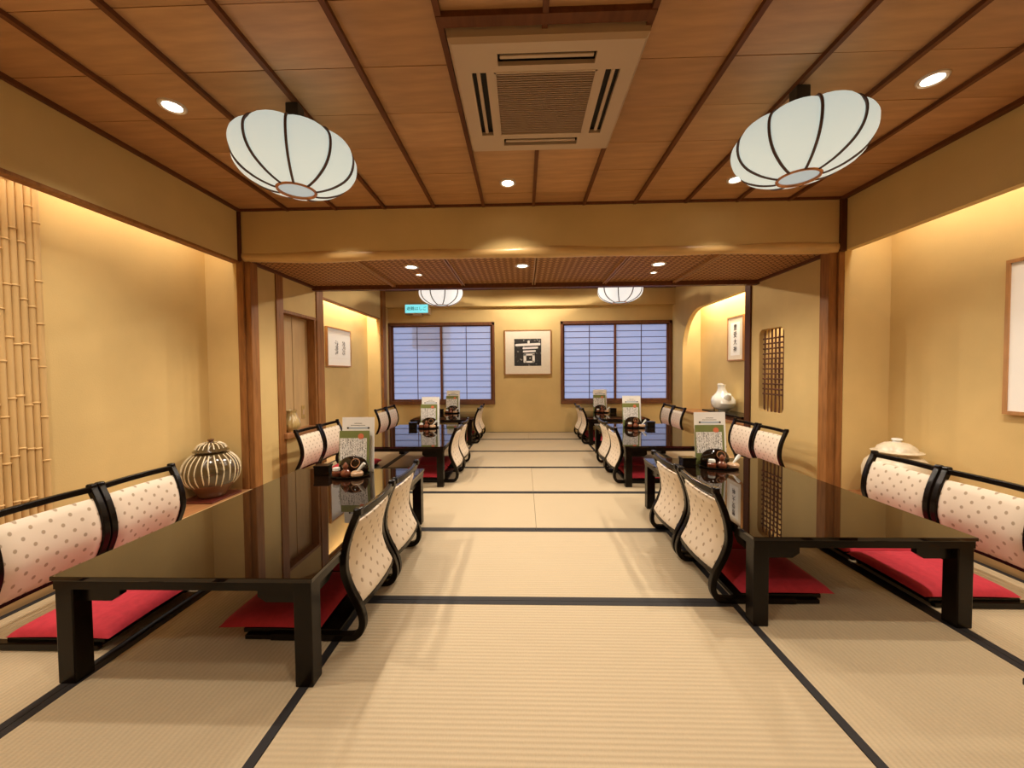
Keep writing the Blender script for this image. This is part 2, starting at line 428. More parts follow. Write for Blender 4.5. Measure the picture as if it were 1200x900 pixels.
# ------------------------------------------------------------------ floor: tatami mats
floor = sbox('floor', -3.0, 3.3, YF - .1, YB + .2, -.10, -.045, 'pale_wood')
def mat_piece(x0, x1, y0, y1, along):
    cx, cy = (x0 + x1) / 2, (y0 + y1) / 2; hx, hy = (x1 - x0) / 2 - .0012, (y1 - y0) / 2 - .0012
    bm = bmesh.new(); bx(bm, -hx, hx, -hy, hy, -.045, 0)
    o = obj('tatami_mat', bm, 'tatami_x' if along == 'x' else 'tatami_y', floor, (cx, cy, 0))
    for s in (-1, 1):
        bm = bmesh.new()
        if along == 'x': bx(bm, -hx, hx, s * hy - (.031 if s > 0 else 0), s * hy + (.031 if s < 0 else 0), -.04, .0015)
        else: bx(bm, s * hx - (.031 if s > 0 else 0), s * hx + (.031 if s < 0 else 0), -hy, hy, -.04, .0015)
        obj('cloth_border', bm, 'heri', o)
for y0, y1 in ((-1.56, -.71), (-.71, .14), (.14, .99), (.99, 1.836), (1.836, 2.68)): mat_piece(-.762, .969, y0, y1, 'x')
for y0, y1 in ((-1.56, -.76), (-.76, .96), (.96, 2.68)):
    mat_piece(-1.627, -.762, y0, y1, 'y'); mat_piece(.969, 1.838, y0, y1, 'y')
    mat_piece(-2.40, -1.627, y0, y1, 'y'); mat_piece(1.838, 2.585, y0, y1, 'y')
for y0, y1 in ((2.68, 3.521), (3.521, 4.453)):
    mat_piece(-1.627, .085, y0, y1, 'x'); mat_piece(.085, 1.838, y0, y1, 'x')
mat_piece(-2.40, -1.627, 2.68, 4.453, 'y'); mat_piece(1.838, 2.585, 2.68, 4.453, 'y')
for y0, y1 in ((4.453, 5.372), (5.372, 6.333)): mat_piece(-.775, .975, y0, y1, 'x')
for x0, x1 in ((-2.40, -1.627), (-1.627, -.775), (.975, 1.838), (1.838, 2.585)): mat_piece(x0, x1, 4.453, 6.333, 'y')
mat_piece(-1.627, .085, 6.333, YB, 'x'); mat_piece(.085, 1.838, 6.333, YB, 'x')
mat_piece(-2.40, -1.627, 6.333, YB, 'x'); mat_piece(1.838, 2.585, 6.333, YB, 'x')
sbox('trim_1', -2.47, -2.40, BY + .1, YB, -.045, .004, 'pale_wood'); sbox('trim_2', 2.585, 2.69, BY + .1, YB, -.045, .004, 'pale_wood')
multi('floor_entry', [(-2.4, 2.585, YF, -1.56, -.045, 0)], 'board')
# raised alcove boards with their pale front rails
AZ = .08
sbox('floor_alcove', AW, -2.42, YF, BY, -.045, AZ, 'board'); sbox('floor_alcove.001', 2.60, AE, YF, BY, -.045, AZ, 'board')
sbox('trim_3', -2.42, -2.40, YF, BY, -.045, AZ + .004, 'pale_wood', .004); sbox('trim_4', 2.585, 2.605, YF, BY, -.045, AZ + .004, 'pale_wood', .004)

# ------------------------------------------------------------------ walls
multi('wall_left', [(AW - .08, AW, YF, BY + .1, -.05, 2.6), (AW, -2.50, BY, BY + .1, -.05, 2.6), (W - .06, W, YF, BY, 2.085, 2.53)], 'plaster')
multi('wall_right', [(AE, AE + .08, YF, BY + .1, -.05, 2.6), (E, AE, BY, BY + .1, -.05, 2.6), (E, E + .06, YF, BY, 2.095, 2.54)], 'plaster')
sbox('wall_rear', AW - .08, AE + .08, YF - .08, YF, -.05, 2.6, 'plaster')
sbox('trim_5', W - .062, W + .004, YF, BY, 2.07, 2.088, 'post')
sbox('trim_6', W - .01, W + .03, YF, BY, 2.512, 2.535, 'batten'); sbox('trim_7', E - .03, E + .01, YF, BY, 2.512, 2.535, 'batten')
# posts at the cross beam
sbox('trim_8', -2.50, -2.445, BY, BY + .12, -.04, 2.53, 'post'); sbox('trim_9', -2.445, -2.392, BY + .02, BY + .12, -.04, 2.09, 'post', .006)
sbox('trim_10', 2.578, 2.662, BY + .02, BY + .12, -.04, 2.10, 'post', .004); sbox('trim_11', 2.645, 2.692, BY, BY + .12, -.04, 2.53, 'post')
sbox('trim_12', W - .012, W + .022, BY - .02, BY, 2.085, 2.53, 'dark_post'); sbox('trim_13', E - .05, E, BY - .02, BY, 2.085, 2.53, 'dark_post')
sbox('wall_beam', -2.45, 2.66, BY, BY + .10, 2.14, 2.60, 'plaster')
sbox('trim_14', -2.45, 2.66, BY - .02, BY, 2.512, 2.54, 'batten')
# polished natural log under the beam
bm = bmesh.new(); pts = []; rad = []
for i in range(60):
    t = i / 59; x = -2.45 + t * 5.10
    pts.append((x, BY + .035 + .004 * math.sin(x * 2.3), 2.132 + .004 * math.sin(x * 1.7 + 1) + .003 * math.sin(x * 4.1)))
    rad.append(.046 + .004 * math.sin(x * 2.9 + .5) + .003 * math.sin(x * 6.3))
tube(bm, pts, rad, 16)
struct(obj('trim_15', bm, 'log', smooth=True))
# left wall of the inner room: post, niche, post, lit recess
sbox('wall_left.001', W - .12, W, BY + .10, 3.83, -.05, 2.13, 'plaster')
sbox('trim_16', W - .12, W + .012, 3.83, 3.945, -.04, 2.13, 'post', .004)
multi('wall_left.002', [(W - .12, W, 3.945, 4.59, -.05, .455), (W - .12, W, 3.945, 4.59, 1.765, 2.13), (-2.70, -2.575, 3.83, 4.75, -.05, 2.1)], 'plaster')
multi('trim_17', [(W - .12, W + .012, 4.59, 4.745, -.04, 2.60), (W - .12, W + .006, 3.945, 4.59, 1.735, 1.765), (-2.575, W, 4.55, 4.59, .47, 1.74)], 'post')
sbox('trim_18', -2.575, W + .05, 3.90, 4.59, .43, .488, 'board', .006)
for (y0, y1) in ((3.95, 4.245), (4.257, 4.55)): struct(box('niche_panel', -2.575, -2.562, y0, y1, .488, 1.74, 'niche'))
multi('wall_left.003', [(W - .06, W, 4.745, 6.66, 2.045, 2.62), (-2.76, -2.69, 4.745, 6.68, -.05, 2.62), (-2.70, W, 6.66, 6.70, -.05, 2.62),
                        (-2.70, W - .1, 4.75, 4.76, -.05, 2.62), (-2.70, W, 6.70, YB + .1, -.05, 2.62)], 'plaster')
sbox('trim_19', W - .06, W + .004, 4.745, 6.66, 2.03, 2.047, 'post'); sbox('trim_20', W - .03, W + .04, 6.70, 6.86, -.04, 2.60, 'post', .004)
# right wall of the inner room with its reed window opening
LY0, LY1, LZ0, LZ1, LR = 4.09, 4.515, .635, 1.555, .07
def rounded(y0, y1, z0, z1, r, n=6):
    p = []
    for (cy, cz, a0) in ((y1 - r, z1 - r, 0), (y0 + r, z1 - r, 90), (y0 + r, z0 + r, 180), (y1 - r, z0 + r, 270)):
        for i in range(n + 1):
            a = R(a0 + 90 * i / n); p.append((cy + r * math.cos(a), cz + r * math.sin(a)))
    out = []
    for i, q in enumerate(p):
        out.append(q); nx = p[(i + 1) % len(p)]
        if math.dist(q, nx) > r * .6:
            out += [(q[0] + (nx[0] - q[0]) * k / 8, q[1] + (nx[1] - q[1]) * k / 8) for k in range(1, 8)]
    return out
def holed(bm, outer, inner, axis, a, b):
    """wall slab between a rectangular outer outline and an inner outline of the same winding"""
    def P(u, v, t): return ((t, u, v), (u, t, v), (u, v, t))[axis]
    n = len(inner); (y0, y1, z0, z1) = outer
    def proj(u, v):
        cu, cv = sum(p[0] for p in inner) / n, sum(p[1] for p in inner) / n
        du, dv = u - cu, v - cv
        ts = []
        if du > 1e-9: ts.append((y1 - cu) / du)
        if du < -1e-9: ts.append((y0 - cu) / du)
        if dv > 1e-9: ts.append((z1 - cv) / dv)
        if dv < -1e-9: ts.append((z0 - cv) / dv)
        t = min(ts); return (cu + du * t, cv + dv * t)
    out = [proj(*p) for p in inner]
    corners = [(y1, z1), (y0, z1), (y0, z0), (y1, z0)]
    for t in (a, b):
        I = [bm.verts.new(P(*p, t)) for p in inner]; O = [bm.verts.new(P(*p, t)) for p in out]
        for i in range(n):
            j = (i + 1) % n
            extra = [c for c in corners if (abs(out[i][0] - out[j][0]) > 1e-6 and abs(out[i][1] - out[j][1]) > 1e-6)
                     and (abs(c[0] - out[i][0]) < 1e-6 or abs(c[1] - out[i][1]) < 1e-6) and (abs(c[0] - out[j][0]) < 1e-6 or abs(c[1] - out[j][1]) < 1e-6)]
            bm.faces.new([I[i], I[j], O[j]] + [bm.verts.new(P(*c, t)) for c in extra[:1]] + [O[i]])
    A = [bm.verts.new(P(*p, a)) for p in inner]; B = [bm.verts.new(P(*p, b)) for p in inner]
    for i in range(n): bm.faces.new((A[i], B[i], B[(i + 1) % n], A[(i + 1) % n]))
bm = bmesh.new(); holed(bm, (BY + .1, 4.665, -.05, 2.14), rounded(LY0, LY1, LZ0, LZ1, LR), 0, E, E + .12)
for b_ in ((E + .40, E + .46, BY + .1, 4.665, -.05, 2.14), (E + .12, E + .40, LY1 + .06, 4.665, -.05, 2.14), (E + .12, E + .40, BY + .1, LY0 - .30, -.05, 2.14), (E + .12, E + .40, LY0 - .30, LY1 + .06, 1.75, 2.14), (E + .12, E + .40, LY0 - .30, LY1 + .06, -.05, .45)): bx(bm, *b_)
struct(obj('wall_right.001', bm, 'plaster'))
sbox('trim_21', E - .02, E + .12, 4.665, 4.775, -.04, 2.60, 'dark_post', .004)
# reed lattice in that opening
lat = thing('reed_lattice', 'dark brown bound-reed lattice in the round-cornered opening of the plaster wall', 'lattice', (E + .055, 0, 0))
ys = [LY0 + .03 + i * (LY1 - LY0 - .05) / 6 for i in range(7)]
for i, y in enumerate(ys):
    for d in ((-.006, .006) if i not in (1, 5) else (0,)):
        bm = bmesh.new()
        z0, z1 = LZ0 + .004, LZ1 - .004
        if i == 0 : z0, z1 = LZ0 + .03, LZ1 - .03
        tube(bm, [(random.uniform(-.003, .003), y + d + random.uniform(-.003, .003), z0 + (z1 - z0) * k / 5) for k in range(6)], .0065, 6)
        obj('upright_reed', bm, 'reed', lat)
for k in range(12):
    z = LZ0 + .20 + k * .056
    if z > LZ1 - .06: break
    bm = bmesh.new(); y0 = LY0 + .004; y1 = LY1 - .004
    tube(bm, [(-.012, y0 + (y1 - y0) * j / 6, z + random.uniform(-.004, .004)) for j in range(7)], .006, 6)
    obj('cross_reed', bm, 'reed', lat)
    bm = bmesh.new()
    for y in ys: bx(bm, -.020, .008, y - .011, y + .011, z - .009, z + .009, .003)
    o = obj('vine_binding', bm, 'reed', lat); o['kind'] = 'stuff'
area(E + .26, 4.2, 1.72, .2, .5, 3.0)  # lamp added in a made-up cavity to brighten the gaps of the lattice
# right wall with the arched alcove
AY0, AY1, AZ0, AZ1, AR = 4.775, 6.64, .45, 2.07, .62
bm = bmesh.new()
arc = [(AY1 - AR + AR * math.cos(R(90 - 90 * i / 14)), AZ1 - AR + AR * math.sin(R(90 - 90 * i / 14))) for i in range(15)]
t0, t1 = E, E + .07
bx(bm, t0, t1, AY0, AY1 - AR, AZ1, 2.62); bx(bm, t0, t1, AY0, AY1, -.05, AZ0 - .03); bx(bm, t0, t1, AY1, YB + .1, -.05, 2.62)
for (a, b) in zip(arc, arc[1:]):
    prism(bm, [a, b, (b[0], 2.62), (a[0], 2.62)], 0, t0, t1)
bmesh.ops.remove_doubles(bm, verts=bm.verts, dist=1e-5)
struct(obj('wall_right.003', bm, 'plaster'))
multi('wall_right.004', [(3.0, 3.07, 4.7, 6.75, -.05, 2.62), (E + .07, 3.0, AY1 + .03, AY1 + .09, -.05, 2.62), (E + .12, 3.0, 4.69, 4.76, -.05, 2.62)], 'plaster')
sbox('trim_22', E - .025, 3.0, AY0, AY1 + .03, AZ0 - .03, AZ0, 'board', .004)
# window wall
w1 = (-2.473, -.523, .53, 2.005); w2 = (.685, 2.667, .53, 2.005)
multi('wall_back', [(-2.75, w1[0], YB, YB + .12, -.05, 2.62), (w1[1], w2[0], YB, YB + .12, -.05, 2.62), (w2[1], 3.1, YB, YB + .12, -.05, 2.62),
                    (w1[0], w1[1], YB, YB + .12, -.05, w1[2]), (w1[0], w1[1], YB, YB + .12, w1[3], 2.62), (w2[0], w2[1], YB, YB + .12, -.05, w2[2]), (w2[0], w2[1], YB, YB + .12, w2[3], 2.62),
                    (-2.47, 2.69, YB - .13, YB, 2.285, 2.60)], 'plaster')
def window(idx, x0, x1, z0, z1):
    fr = .055
    bm = bmesh.new()
    bx(bm, x0 - .005, x1 + .005, YB - .03, YB + .10, z1 - .04, z1 + .012); bx(bm, x0 - .005, x1 + .005, YB - .035, YB + .10, z0 - .012, z0 + .05)
    bx(bm, x0 - .005, x0 + .035, YB - .03, YB + .10, z0, z1); bx(bm, x1 - .035, x1 + .005, YB - .03, YB + .10, z0, z1)
    wn = struct(obj('window_%d' % idx, bm, 'shoji_wood'))
    xm = (x0 + x1) / 2; zz0, zz1 = z0 + .05, z1 - .04
    for k, (a, b, y) in enumerate(((x0 + .035, xm + .025, YB + .055), (xm - .025, x1 - .035, YB + .02))):
        bm = bmesh.new(); st = .038
        bx(bm, a, a + st, y - .012, y + .012, zz0, zz1); bx(bm, b - st, b, y - .012, y + .012, zz0, zz1)
        bx(bm, a + st, b - st, y - .012, y + .012, zz0, zz0 + .03); bx(bm, a + st, b - st, y - .012, y + .012, zz1 - .02, zz1)
        sash = obj('sliding_sash', bm, 'shoji_wood', wn)
        zs0, zs1 = zz0 + .03, zz1 - .02
        for r in range(1, 12):
            z = zs0 + (zs1 - zs0) * r / 12
            box('muntin', a + st, b - st, y - .006, y + .006, z - .0045, z + .0045, 'muntin', sash)
        xc = (a + b) / 2
        box('muntin', xc - .005, xc + .005, y - .008, y + .008, zs0, zs1, 'muntin', sash)
        box('paper_pane', a + st * .5, b - st * .5, y + .008, y + .0095, zs0, zs1, 'shoji', sash)
window(1, *w1); window(2, *w2)
# ------------------------------------------------------------------ ceilings
ceiling = sbox('ceiling', AW - .08, AE + .08, YF - .08, BY + .1, 2.555, 2.62, 'batten')
bat = [-2.455 + .4255 * i for i in range(13)]
protos = {}
jy = [3.145 - .327 * k for k in range(-1, 15)]
for i in range(12):
    xa, xb = bat[i] + .002, bat[i + 1] - .002
    for k in range(len(jy)):
        y1 = min(jy[k], BY - .002); y0 = jy[k] - .327 + .004
        if y1 - y0 < .02 or y0 < YF: continue
        key = (random.choice(('ceil', 'ceil', 'ceil2', 'ceil3')), round(y1 - y0, 3))
        loc = ((xa + xb) / 2, (y0 + y1) / 2, ZC + random.uniform(-.001, .001))
        if key in protos: same('ceiling_board', protos[key], ceiling, loc)
        else:
            hx, hy = (xb - xa) / 2, (y1 - y0) / 2
            bm = bmesh.new(); bx(bm, -hx, hx, -hy, hy, 0, .025)
            protos[key] = obj('ceiling_board', bm, key[0], ceiling, loc)
for x in bat:
    box('ceiling_batten', x - .012, x + .012, YF, BY, ZC - .022, ZC + .003, 'batten', ceiling)
for x0, x1 in ((AW - .05, bat[0]), (bat[-1], AE + .05)):
    sbox('ceiling_edge', x0, x1, YF, BY, ZC + .005, ZC + .03, 'ceil')
# woven ceiling of the inner bay
wc = sbox('ceiling_woven', W - .1, E + .1, BY + .1, 4.60, 2.145, 2.62, 'batten')
xb = [W, -1.50, -.69, .125, .935, 1.73, E]
for a, b in zip(xb, xb[1:]):
    bm = bmesh.new(); hx = (b - a) / 2 - .004; bx(bm, -hx, hx, -.56, .56, 0, .02)
    obj('woven_board', bm, 'woven', wc, ((a + b) / 2, 4.01, 2.128))
for x in xb[1:-1]:
    for d in (-.016, .010): box('ceiling_batten', x + d, x + d + .012, BY + .1, 4.56, 2.104, 2.130, 'frame_wood', wc)
multi('trim_23', [(W, E, 4.52, 4.60, 2.08, 2.15), (W, W + .03, BY + .1, 4.60, 2.10, 2.135), (E - .03, E, BY + .1, 4.60, 2.10, 2.135)], 'batten')
back_c = sbox('ceiling_rear', W - .3, 3.1, 4.58, YB + .12, 2.60, 2.66, 'ceil3')
for k in range(7):
    x = -2.1 + k * .75; box('ceiling_batten', x - .012, x + .012, 4.60, YB - .13, 2.578, 2.602, 'batten', back_c)
sbox('trim_24', W, E, YB - .17, YB - .13, 2.57, 2.602, 'batten')
# outer shell above the alcoves keeps daylight out
multi('roof_slab', [(-3.1, 3.4, YF - .1, YB + .2, 2.68, 2.72)], 'dark')

# ------------------------------------------------------------------ ceiling fittings
def spot(x, y, z, power, angle=120, blend=.6, color=WARM, rad=.03):
    d = bpy.data.lights.new('downlight_or_fill', 'SPOT'); d.energy = power; d.color = color; d.spot_size = R(angle); d.spot_blend = blend; d.shadow_soft_size = rad
    o = bpy.data.objects.new('downlight_or_fill', d); COL.objects.link(o); o.location = (x, y, z)
def downlight(x, y, z, label, power, r=.055, angle=118):
    t = thing('recessed_downlight', label, 'ceiling light', (x, y, z), 0, 'recessed ceiling downlights')
    bm = bmesh.new(); lathe(bm, [(r * .78, .004), (r * .80, -.006), (r * 1.0, -.010), (r * 1.12, -.006), (r * 1.15, .002)], 28)
    obj('trim_ring', bm, 'steel', t, smooth=True)
    bm = bmesh.new(); lathe(bm, [(0, .0), (r * .5, -.001), (r * .80, .001)], 24); obj('lamp_lens', bm, 'lamp', t, smooth=True)
    spot(x, y, z - .02, power, angle)
downlight(-1.854, 2.055, ZC - .001, 'recessed downlight in the ceiling board beyond the lantern over the striped jar table', 66)
downlight(-.106, 2.972, ZC - .001, 'recessed downlight in the ceiling just behind the air conditioner', 30, angle=114)
downlight(2.027, 2.017, ZC - .001, 'recessed downlight between the other lantern and the lintel of the picture alcove', 66)
downlight(1.599, 2.997, ZC - .001, 'recessed downlight half hidden behind the lantern over the lidded white jar side', 34, angle=96)
for x, y in ((-1.85, 1.10), (-.10, .6), (2.03, 1.35), (-1.85, -.3), (2.03, -.3)): spot(x, y, ZC - .02, (28 if x == -.10 else 64) if y > .5 else 28, 112 if y > .5 else 150)  # unseen downlights; the wide pair behind the camera is added front fill
spot(-1.5, 2.99, ZC - .02, 34, 96)
downlight(-1.075, 3.76, 2.127, 'large downlight in the woven ceiling above the green sign side', 44, .062, 155)
downlight(-.002, 3.777, 2.127, 'downlight in the middle of the woven ceiling', 44, .062, 155)
downlight(1.306, 3.793, 2.127, 'large downlight in the woven ceiling towards the reed lattice', 44, .062, 155)
downlight(-1.078, 4.05, 2.127, 'small spot lamp in the woven ceiling near the green sign', 26, .034, 155)
downlight(1.362, 4.107, 2.127, 'small spot lamp in the woven ceiling near the arched alcove', 26, .034, 155)
for x in (-1.2, .1, 1.4): spot(x, 6.1, 2.56, 70, 172, .3)  # spots without fixtures, added to brighten the walls at the window end

def lantern(name, label, x, y, ztop, rmax, hang, m):
    t = thing(name, label, 'lantern', (x, y, ztop), 0, 'paper lanterns hanging from the ceiling')
    s = rmax / .365
    prof = [(.12, -.0), (.22, -.005), (.305, -.032), (.352, -.09), (.362, -.16), (.345, -.235), (.30, -.30), (.225, -.352), (.155, -.380), (.120, -.388)]
    prof = [(p[0] * s, p[1] * s * .93) for p in catmull([(r, z, 0) for r, z in prof], 3)]
    n = 9; sub = 6
    for i in range(n):
        a0, a1 = 2 * PI * (i + .3) / n, 2 * PI * (i + 1.3) / n
        bm = bmesh.new(); rows = []
        for r, z in prof:
            row = []
            for j in range(sub + 1):
                u = j / sub
                p0 = Vector((r * math.cos(a0), r * math.sin(a0))); p1 = Vector((r * math.cos(a1), r * math.sin(a1)))
                p = p0.lerp(p1, u) * (1 + .16 * 4 * u * (1 - u))
                row.append(bm.verts.new((p.x, p.y, z - hang)))
            rows.append(row)
        for ra, rb in zip(rows, rows[1:]):
            for j in range(sub): bm.faces.new((ra[j], ra[j + 1], rb[j + 1], rb[j]))
        obj('shade_panel', bm, m, t, smooth=True)
        bm = bmesh.new()
        tube(bm, [((r * 1.02 + .004) * math.cos(a0), (r * 1.02 + .004) * math.sin(a0), z - hang) for r, z in prof], .0085 * s, 6, ref=(-math.sin(a0), math.cos(a0), 0))
        obj('lantern_rib', bm, 'rib', t, smooth=True)
    rt, rb = prof[0][0], prof[-1][0]; zb = prof[-1][1] - hang
    bm = bmesh.new(); tube(bm, [(rt * math.cos(2 * PI * k / 24), rt * math.sin(2 * PI * k / 24), -hang) for k in range(24)], .006, 6, True); obj('top_ring', bm, 'rib', t, smooth=True)
    bm = bmesh.new(); tube(bm, [(rb * math.cos(2 * PI * k / 24), rb * math.sin(2 * PI * k / 24), zb) for k in range(24)], .008, 6, True); obj('bottom_ring', bm, 'copper', t, smooth=True)
    bm = bmesh.new(); lathe(bm, [(0, zb + .004), (rb, zb + .006)], 24); obj('bottom_diffuser', bm, 'diffuser', t)
    bm = bmesh.new(); bx(bm, -.033, .033, -.033, .033, -.105, 0, .006); obj('ceiling_box', bm, 'blackmetal', t)
    bm = bmesh.new(); tube(bm, [(0, 0, -.10), (0, 0, -hang + .0)], .012, 8); tube(bm, [(-rt, 0, -hang), (rt, 0, -hang)], .004, 6); obj('hanging_stem', bm, 'blackmetal', t)
    return t
lantern('paper_lantern', 'big ribbed paper lantern over the table beside the striped jar', -1.19, 2.05, ZC - .021, .278, .165, 'lantern')
lantern('paper_lantern', 'big ribbed paper lantern over the table beside the lidded white jar', 1.395, 2.03, ZC - .021, .278, .165, 'lantern')
lantern('paper_lantern', 'ribbed paper lantern by the window next to the green sign', -1.31, 6.25, 2.58, .325, .075, 'lantern_back')
lantern('paper_lantern', 'ribbed paper lantern by the window next to the arched alcove', 1.53, 6.2, 2.58, .325, .075, 'lantern_back')

# air conditioner
AX0, AX1, AY_0, AY_1 = -.292, .516, 1.655, 2.44
ac = thing('ceiling_air_conditioner', 'square beige ceiling air conditioner with a ribbed grille', 'air conditioner', ((AX0 + AX1) / 2, (AY_0 + AY_1) / 2, ZC))
hx, hy = (AX1 - AX0) / 2, (AY_1 - AY_0) / 2
bm = bmesh.new()
zt, zb = -.005, -.062
hs = .235      # grille half size
so, si = .338, .272   # slot band
# face built as a frame of boxes leaving four slots and the central grille open
def fr(x0, x1, y0, y1): bx(bm, x0, x1, y0, y1, zb, zb + .02)
fr(-hx, hx, -hy, -so); fr(-hx, hx, so, hy); fr(-hx, -so, -so, so); fr(so, hx, -so, so)
fr(-si, si, -si, -hs); fr(-si, si, hs, si); fr(-si, -hs, -hs, hs); fr(hs, si, -hs, hs)
for sx in (-1, 1):
    for sy in (-1, 1):
        a, b = sorted((sx * .215, sx * so)); c, d = sorted((sy * si, sy * so)); fr(a, b, c, d)
        a, b = sorted((sx * si, sx * so)); c, d = sorted((sy * .235, sy * si)); fr(a, b, c, d)
bmesh.ops.remove_doubles(bm, verts=bm.verts, dist=1e-5)
obj('face_panel', bm, 'white_paint', ac)
bm = bmesh.new(); r0 = [(-hx, -hy), (hx, -hy), (hx, hy), (-hx, hy)]; k = 1.0
def ringv(s, z): return [bm.verts.new((x + (s if x > 0 else -s), y + (s if y > 0 else -s), z)) for x, y in r0]
A, B, C = ringv(0, zb), ringv(.014, zb + .018), ringv(.016, -.0)
for P_, Q_ in ((A, B), (B, C)):
    for i in range(4): bm.faces.new((P_[i], P_[(i + 1) % 4], Q_[(i + 1) % 4], Q_[i]))
obj('bevelled_skirt', bm, 'white_paint', ac)
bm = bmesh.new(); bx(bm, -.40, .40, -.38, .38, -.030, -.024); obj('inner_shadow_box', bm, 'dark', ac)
for (x0, x1, y0, y1) in ((-.205, .205, -.318, -.300), (-.205, .205, .300, .318), (-.318, -.300, -.225, .225), (.300, .318, -.225, .225)):
    bm = bmesh.new(); bx(bm, x0, x1, y0, y1, zb + .006, zb + .016, .003); obj('air_flap', bm, 'white_paint', ac)
bm = bmesh.new(); bx(bm, -hs, hs, -hs, hs, zb + .012, zb + .014)
gr = obj('intake_grille', bm, 'grille', ac)
for k in range(32):
    y = -hs + .008 + k * (2 * hs - .016) / 31
    bm = bmesh.new(); bx(bm, -hs + .006, hs - .006, y - .0036, y + .0036, zb + .002, zb + .013); obj('grille_slat', bm, 'grille', gr)
bm = bmesh.new()
for (x0, x1, y0, y1) in ((-hs, hs, -hs, -hs + .008), (-hs, hs, hs - .008, hs), (-hs, -hs + .008, -hs, hs), (hs - .008, hs, -hs, hs)): bx(bm, x0, x1, y0, y1, zb - .002, zb + .016)
obj('grille_frame', bm, 'white_paint', ac)
bx_ = bat[5]; bx2 = bat[7]
multi('ceiling_opening_frame', [(bx_ - .012, bx2 + .012, AY_0 - .085, AY_0 - .035, ZC - .024, ZC + .002)], 'batten')

# ------------------------------------------------------------------ low tables
T1L, T1R = 'table beside the striped jar', 'table beside the lidded white jar'
T2L, T2R = 'table by the framed seal prints', 'table by the reed lattice'
T3L, T3R = 'window table under the green sign', 'window table by the arched alcove'
TZ = .393
def low_table(label, x0, x1, y0, y1):
    t = thing('low_table', label, 'table', ((x0 + x1) / 2, (y0 + y1) / 2, 0), 0, 'black lacquer low tables in two rows')
    hx, hy = (x1 - x0) / 2, (y1 - y0) / 2
    bm = bmesh.new(); bx(bm, -hx, hx, -hy, hy, TZ - .016, TZ, .002); obj('tabletop', bm, 'lacquer_top', t)
    bm = bmesh.new(); k = .006
    for (a, b, c, d) in ((-hx + k, hx - k, -hy + k, -hy + k + .03), (-hx + k, hx - k, hy - k - .03, hy - k), (-hx + k, -hx + k + .03, -hy + k + .03, hy - k - .03), (hx - k - .03, hx - k, -hy + k + .03, hy - k - .03)):
        bx(bm, a, b, c, d, TZ - .048, TZ - .016)
    obj('apron', bm, 'lacquer', t)
    L = .064
    for sx in (-1, 1):
        for sy in (-1, 1):
            xa, xb = sorted((sx * (hx - .008), sx * (hx - .008 - L))); ya, yb = sorted((sy * (hy - .008), sy * (hy - .008 - L)))
            box('leg', xa, xb, ya, yb, 0, TZ - .016, 'lacquer', t, .004)
            # chamfered brackets along both aprons
            xi = sx * (hx - .008 - L); q = [(xi, TZ - .048), (xi, TZ - .105), (xi - sx * .115, TZ - .105), (xi - sx * .145, TZ - .085), (xi - sx * .145, TZ - .048)]
            bm = bmesh.new(); a, b = sorted((sy * (hy - .035), sy * (hy - .060))); prism(bm, q, 1, a, b); obj('corner_bracket', bm, 'lacquer', t)
            yi = sy * (hy - .008 - L); q = [(yi, TZ - .048), (yi, TZ - .105), (yi - sy * .115, TZ - .105), (yi - sy * .145, TZ - .085), (yi - sy * .145, TZ - .048)]
            bm = bmesh.new(); a, b = sorted((sx * (hx - .035), sx * (hx - .060))); prism(bm, q, 0, a, b); obj('corner_bracket', bm, 'lacquer', t)
    return t
TAB = {'1L': (-1.675, -.735, 1.298, 2.83), '1R': (.972, 1.897, 1.655, 3.165), '2L': (-1.70, -.765, 3.67, 5.26), '2R': (.955, 1.90, 3.67, 5.26),
       '3L': (-1.715, -.775, 5.80, 6.98), '3R': (.965, 1.87, 5.78, 6.98), '0R': (1.135, 2.06, -.62, .90)}
low_table('long black lacquer low table beside the striped jar, reflecting the posts', *TAB['1L'])
low_table('long black lacquer low table beside the lidded white jar, reflecting the reed lattice', *TAB['1R'])
low_table('black lacquer low table in the inner bay by the framed seal prints', *TAB['2L'])
low_table('black lacquer low table in the inner bay by the reed lattice', *TAB['2R'])
low_table('black lacquer low table under the window with the green sign', *TAB['3L'])
low_table('black lacquer low table under the window next to the arched alcove', *TAB['3R'])
low_table('black lacquer low table of which only a corner shows at the edge of the picture', *TAB['0R'])

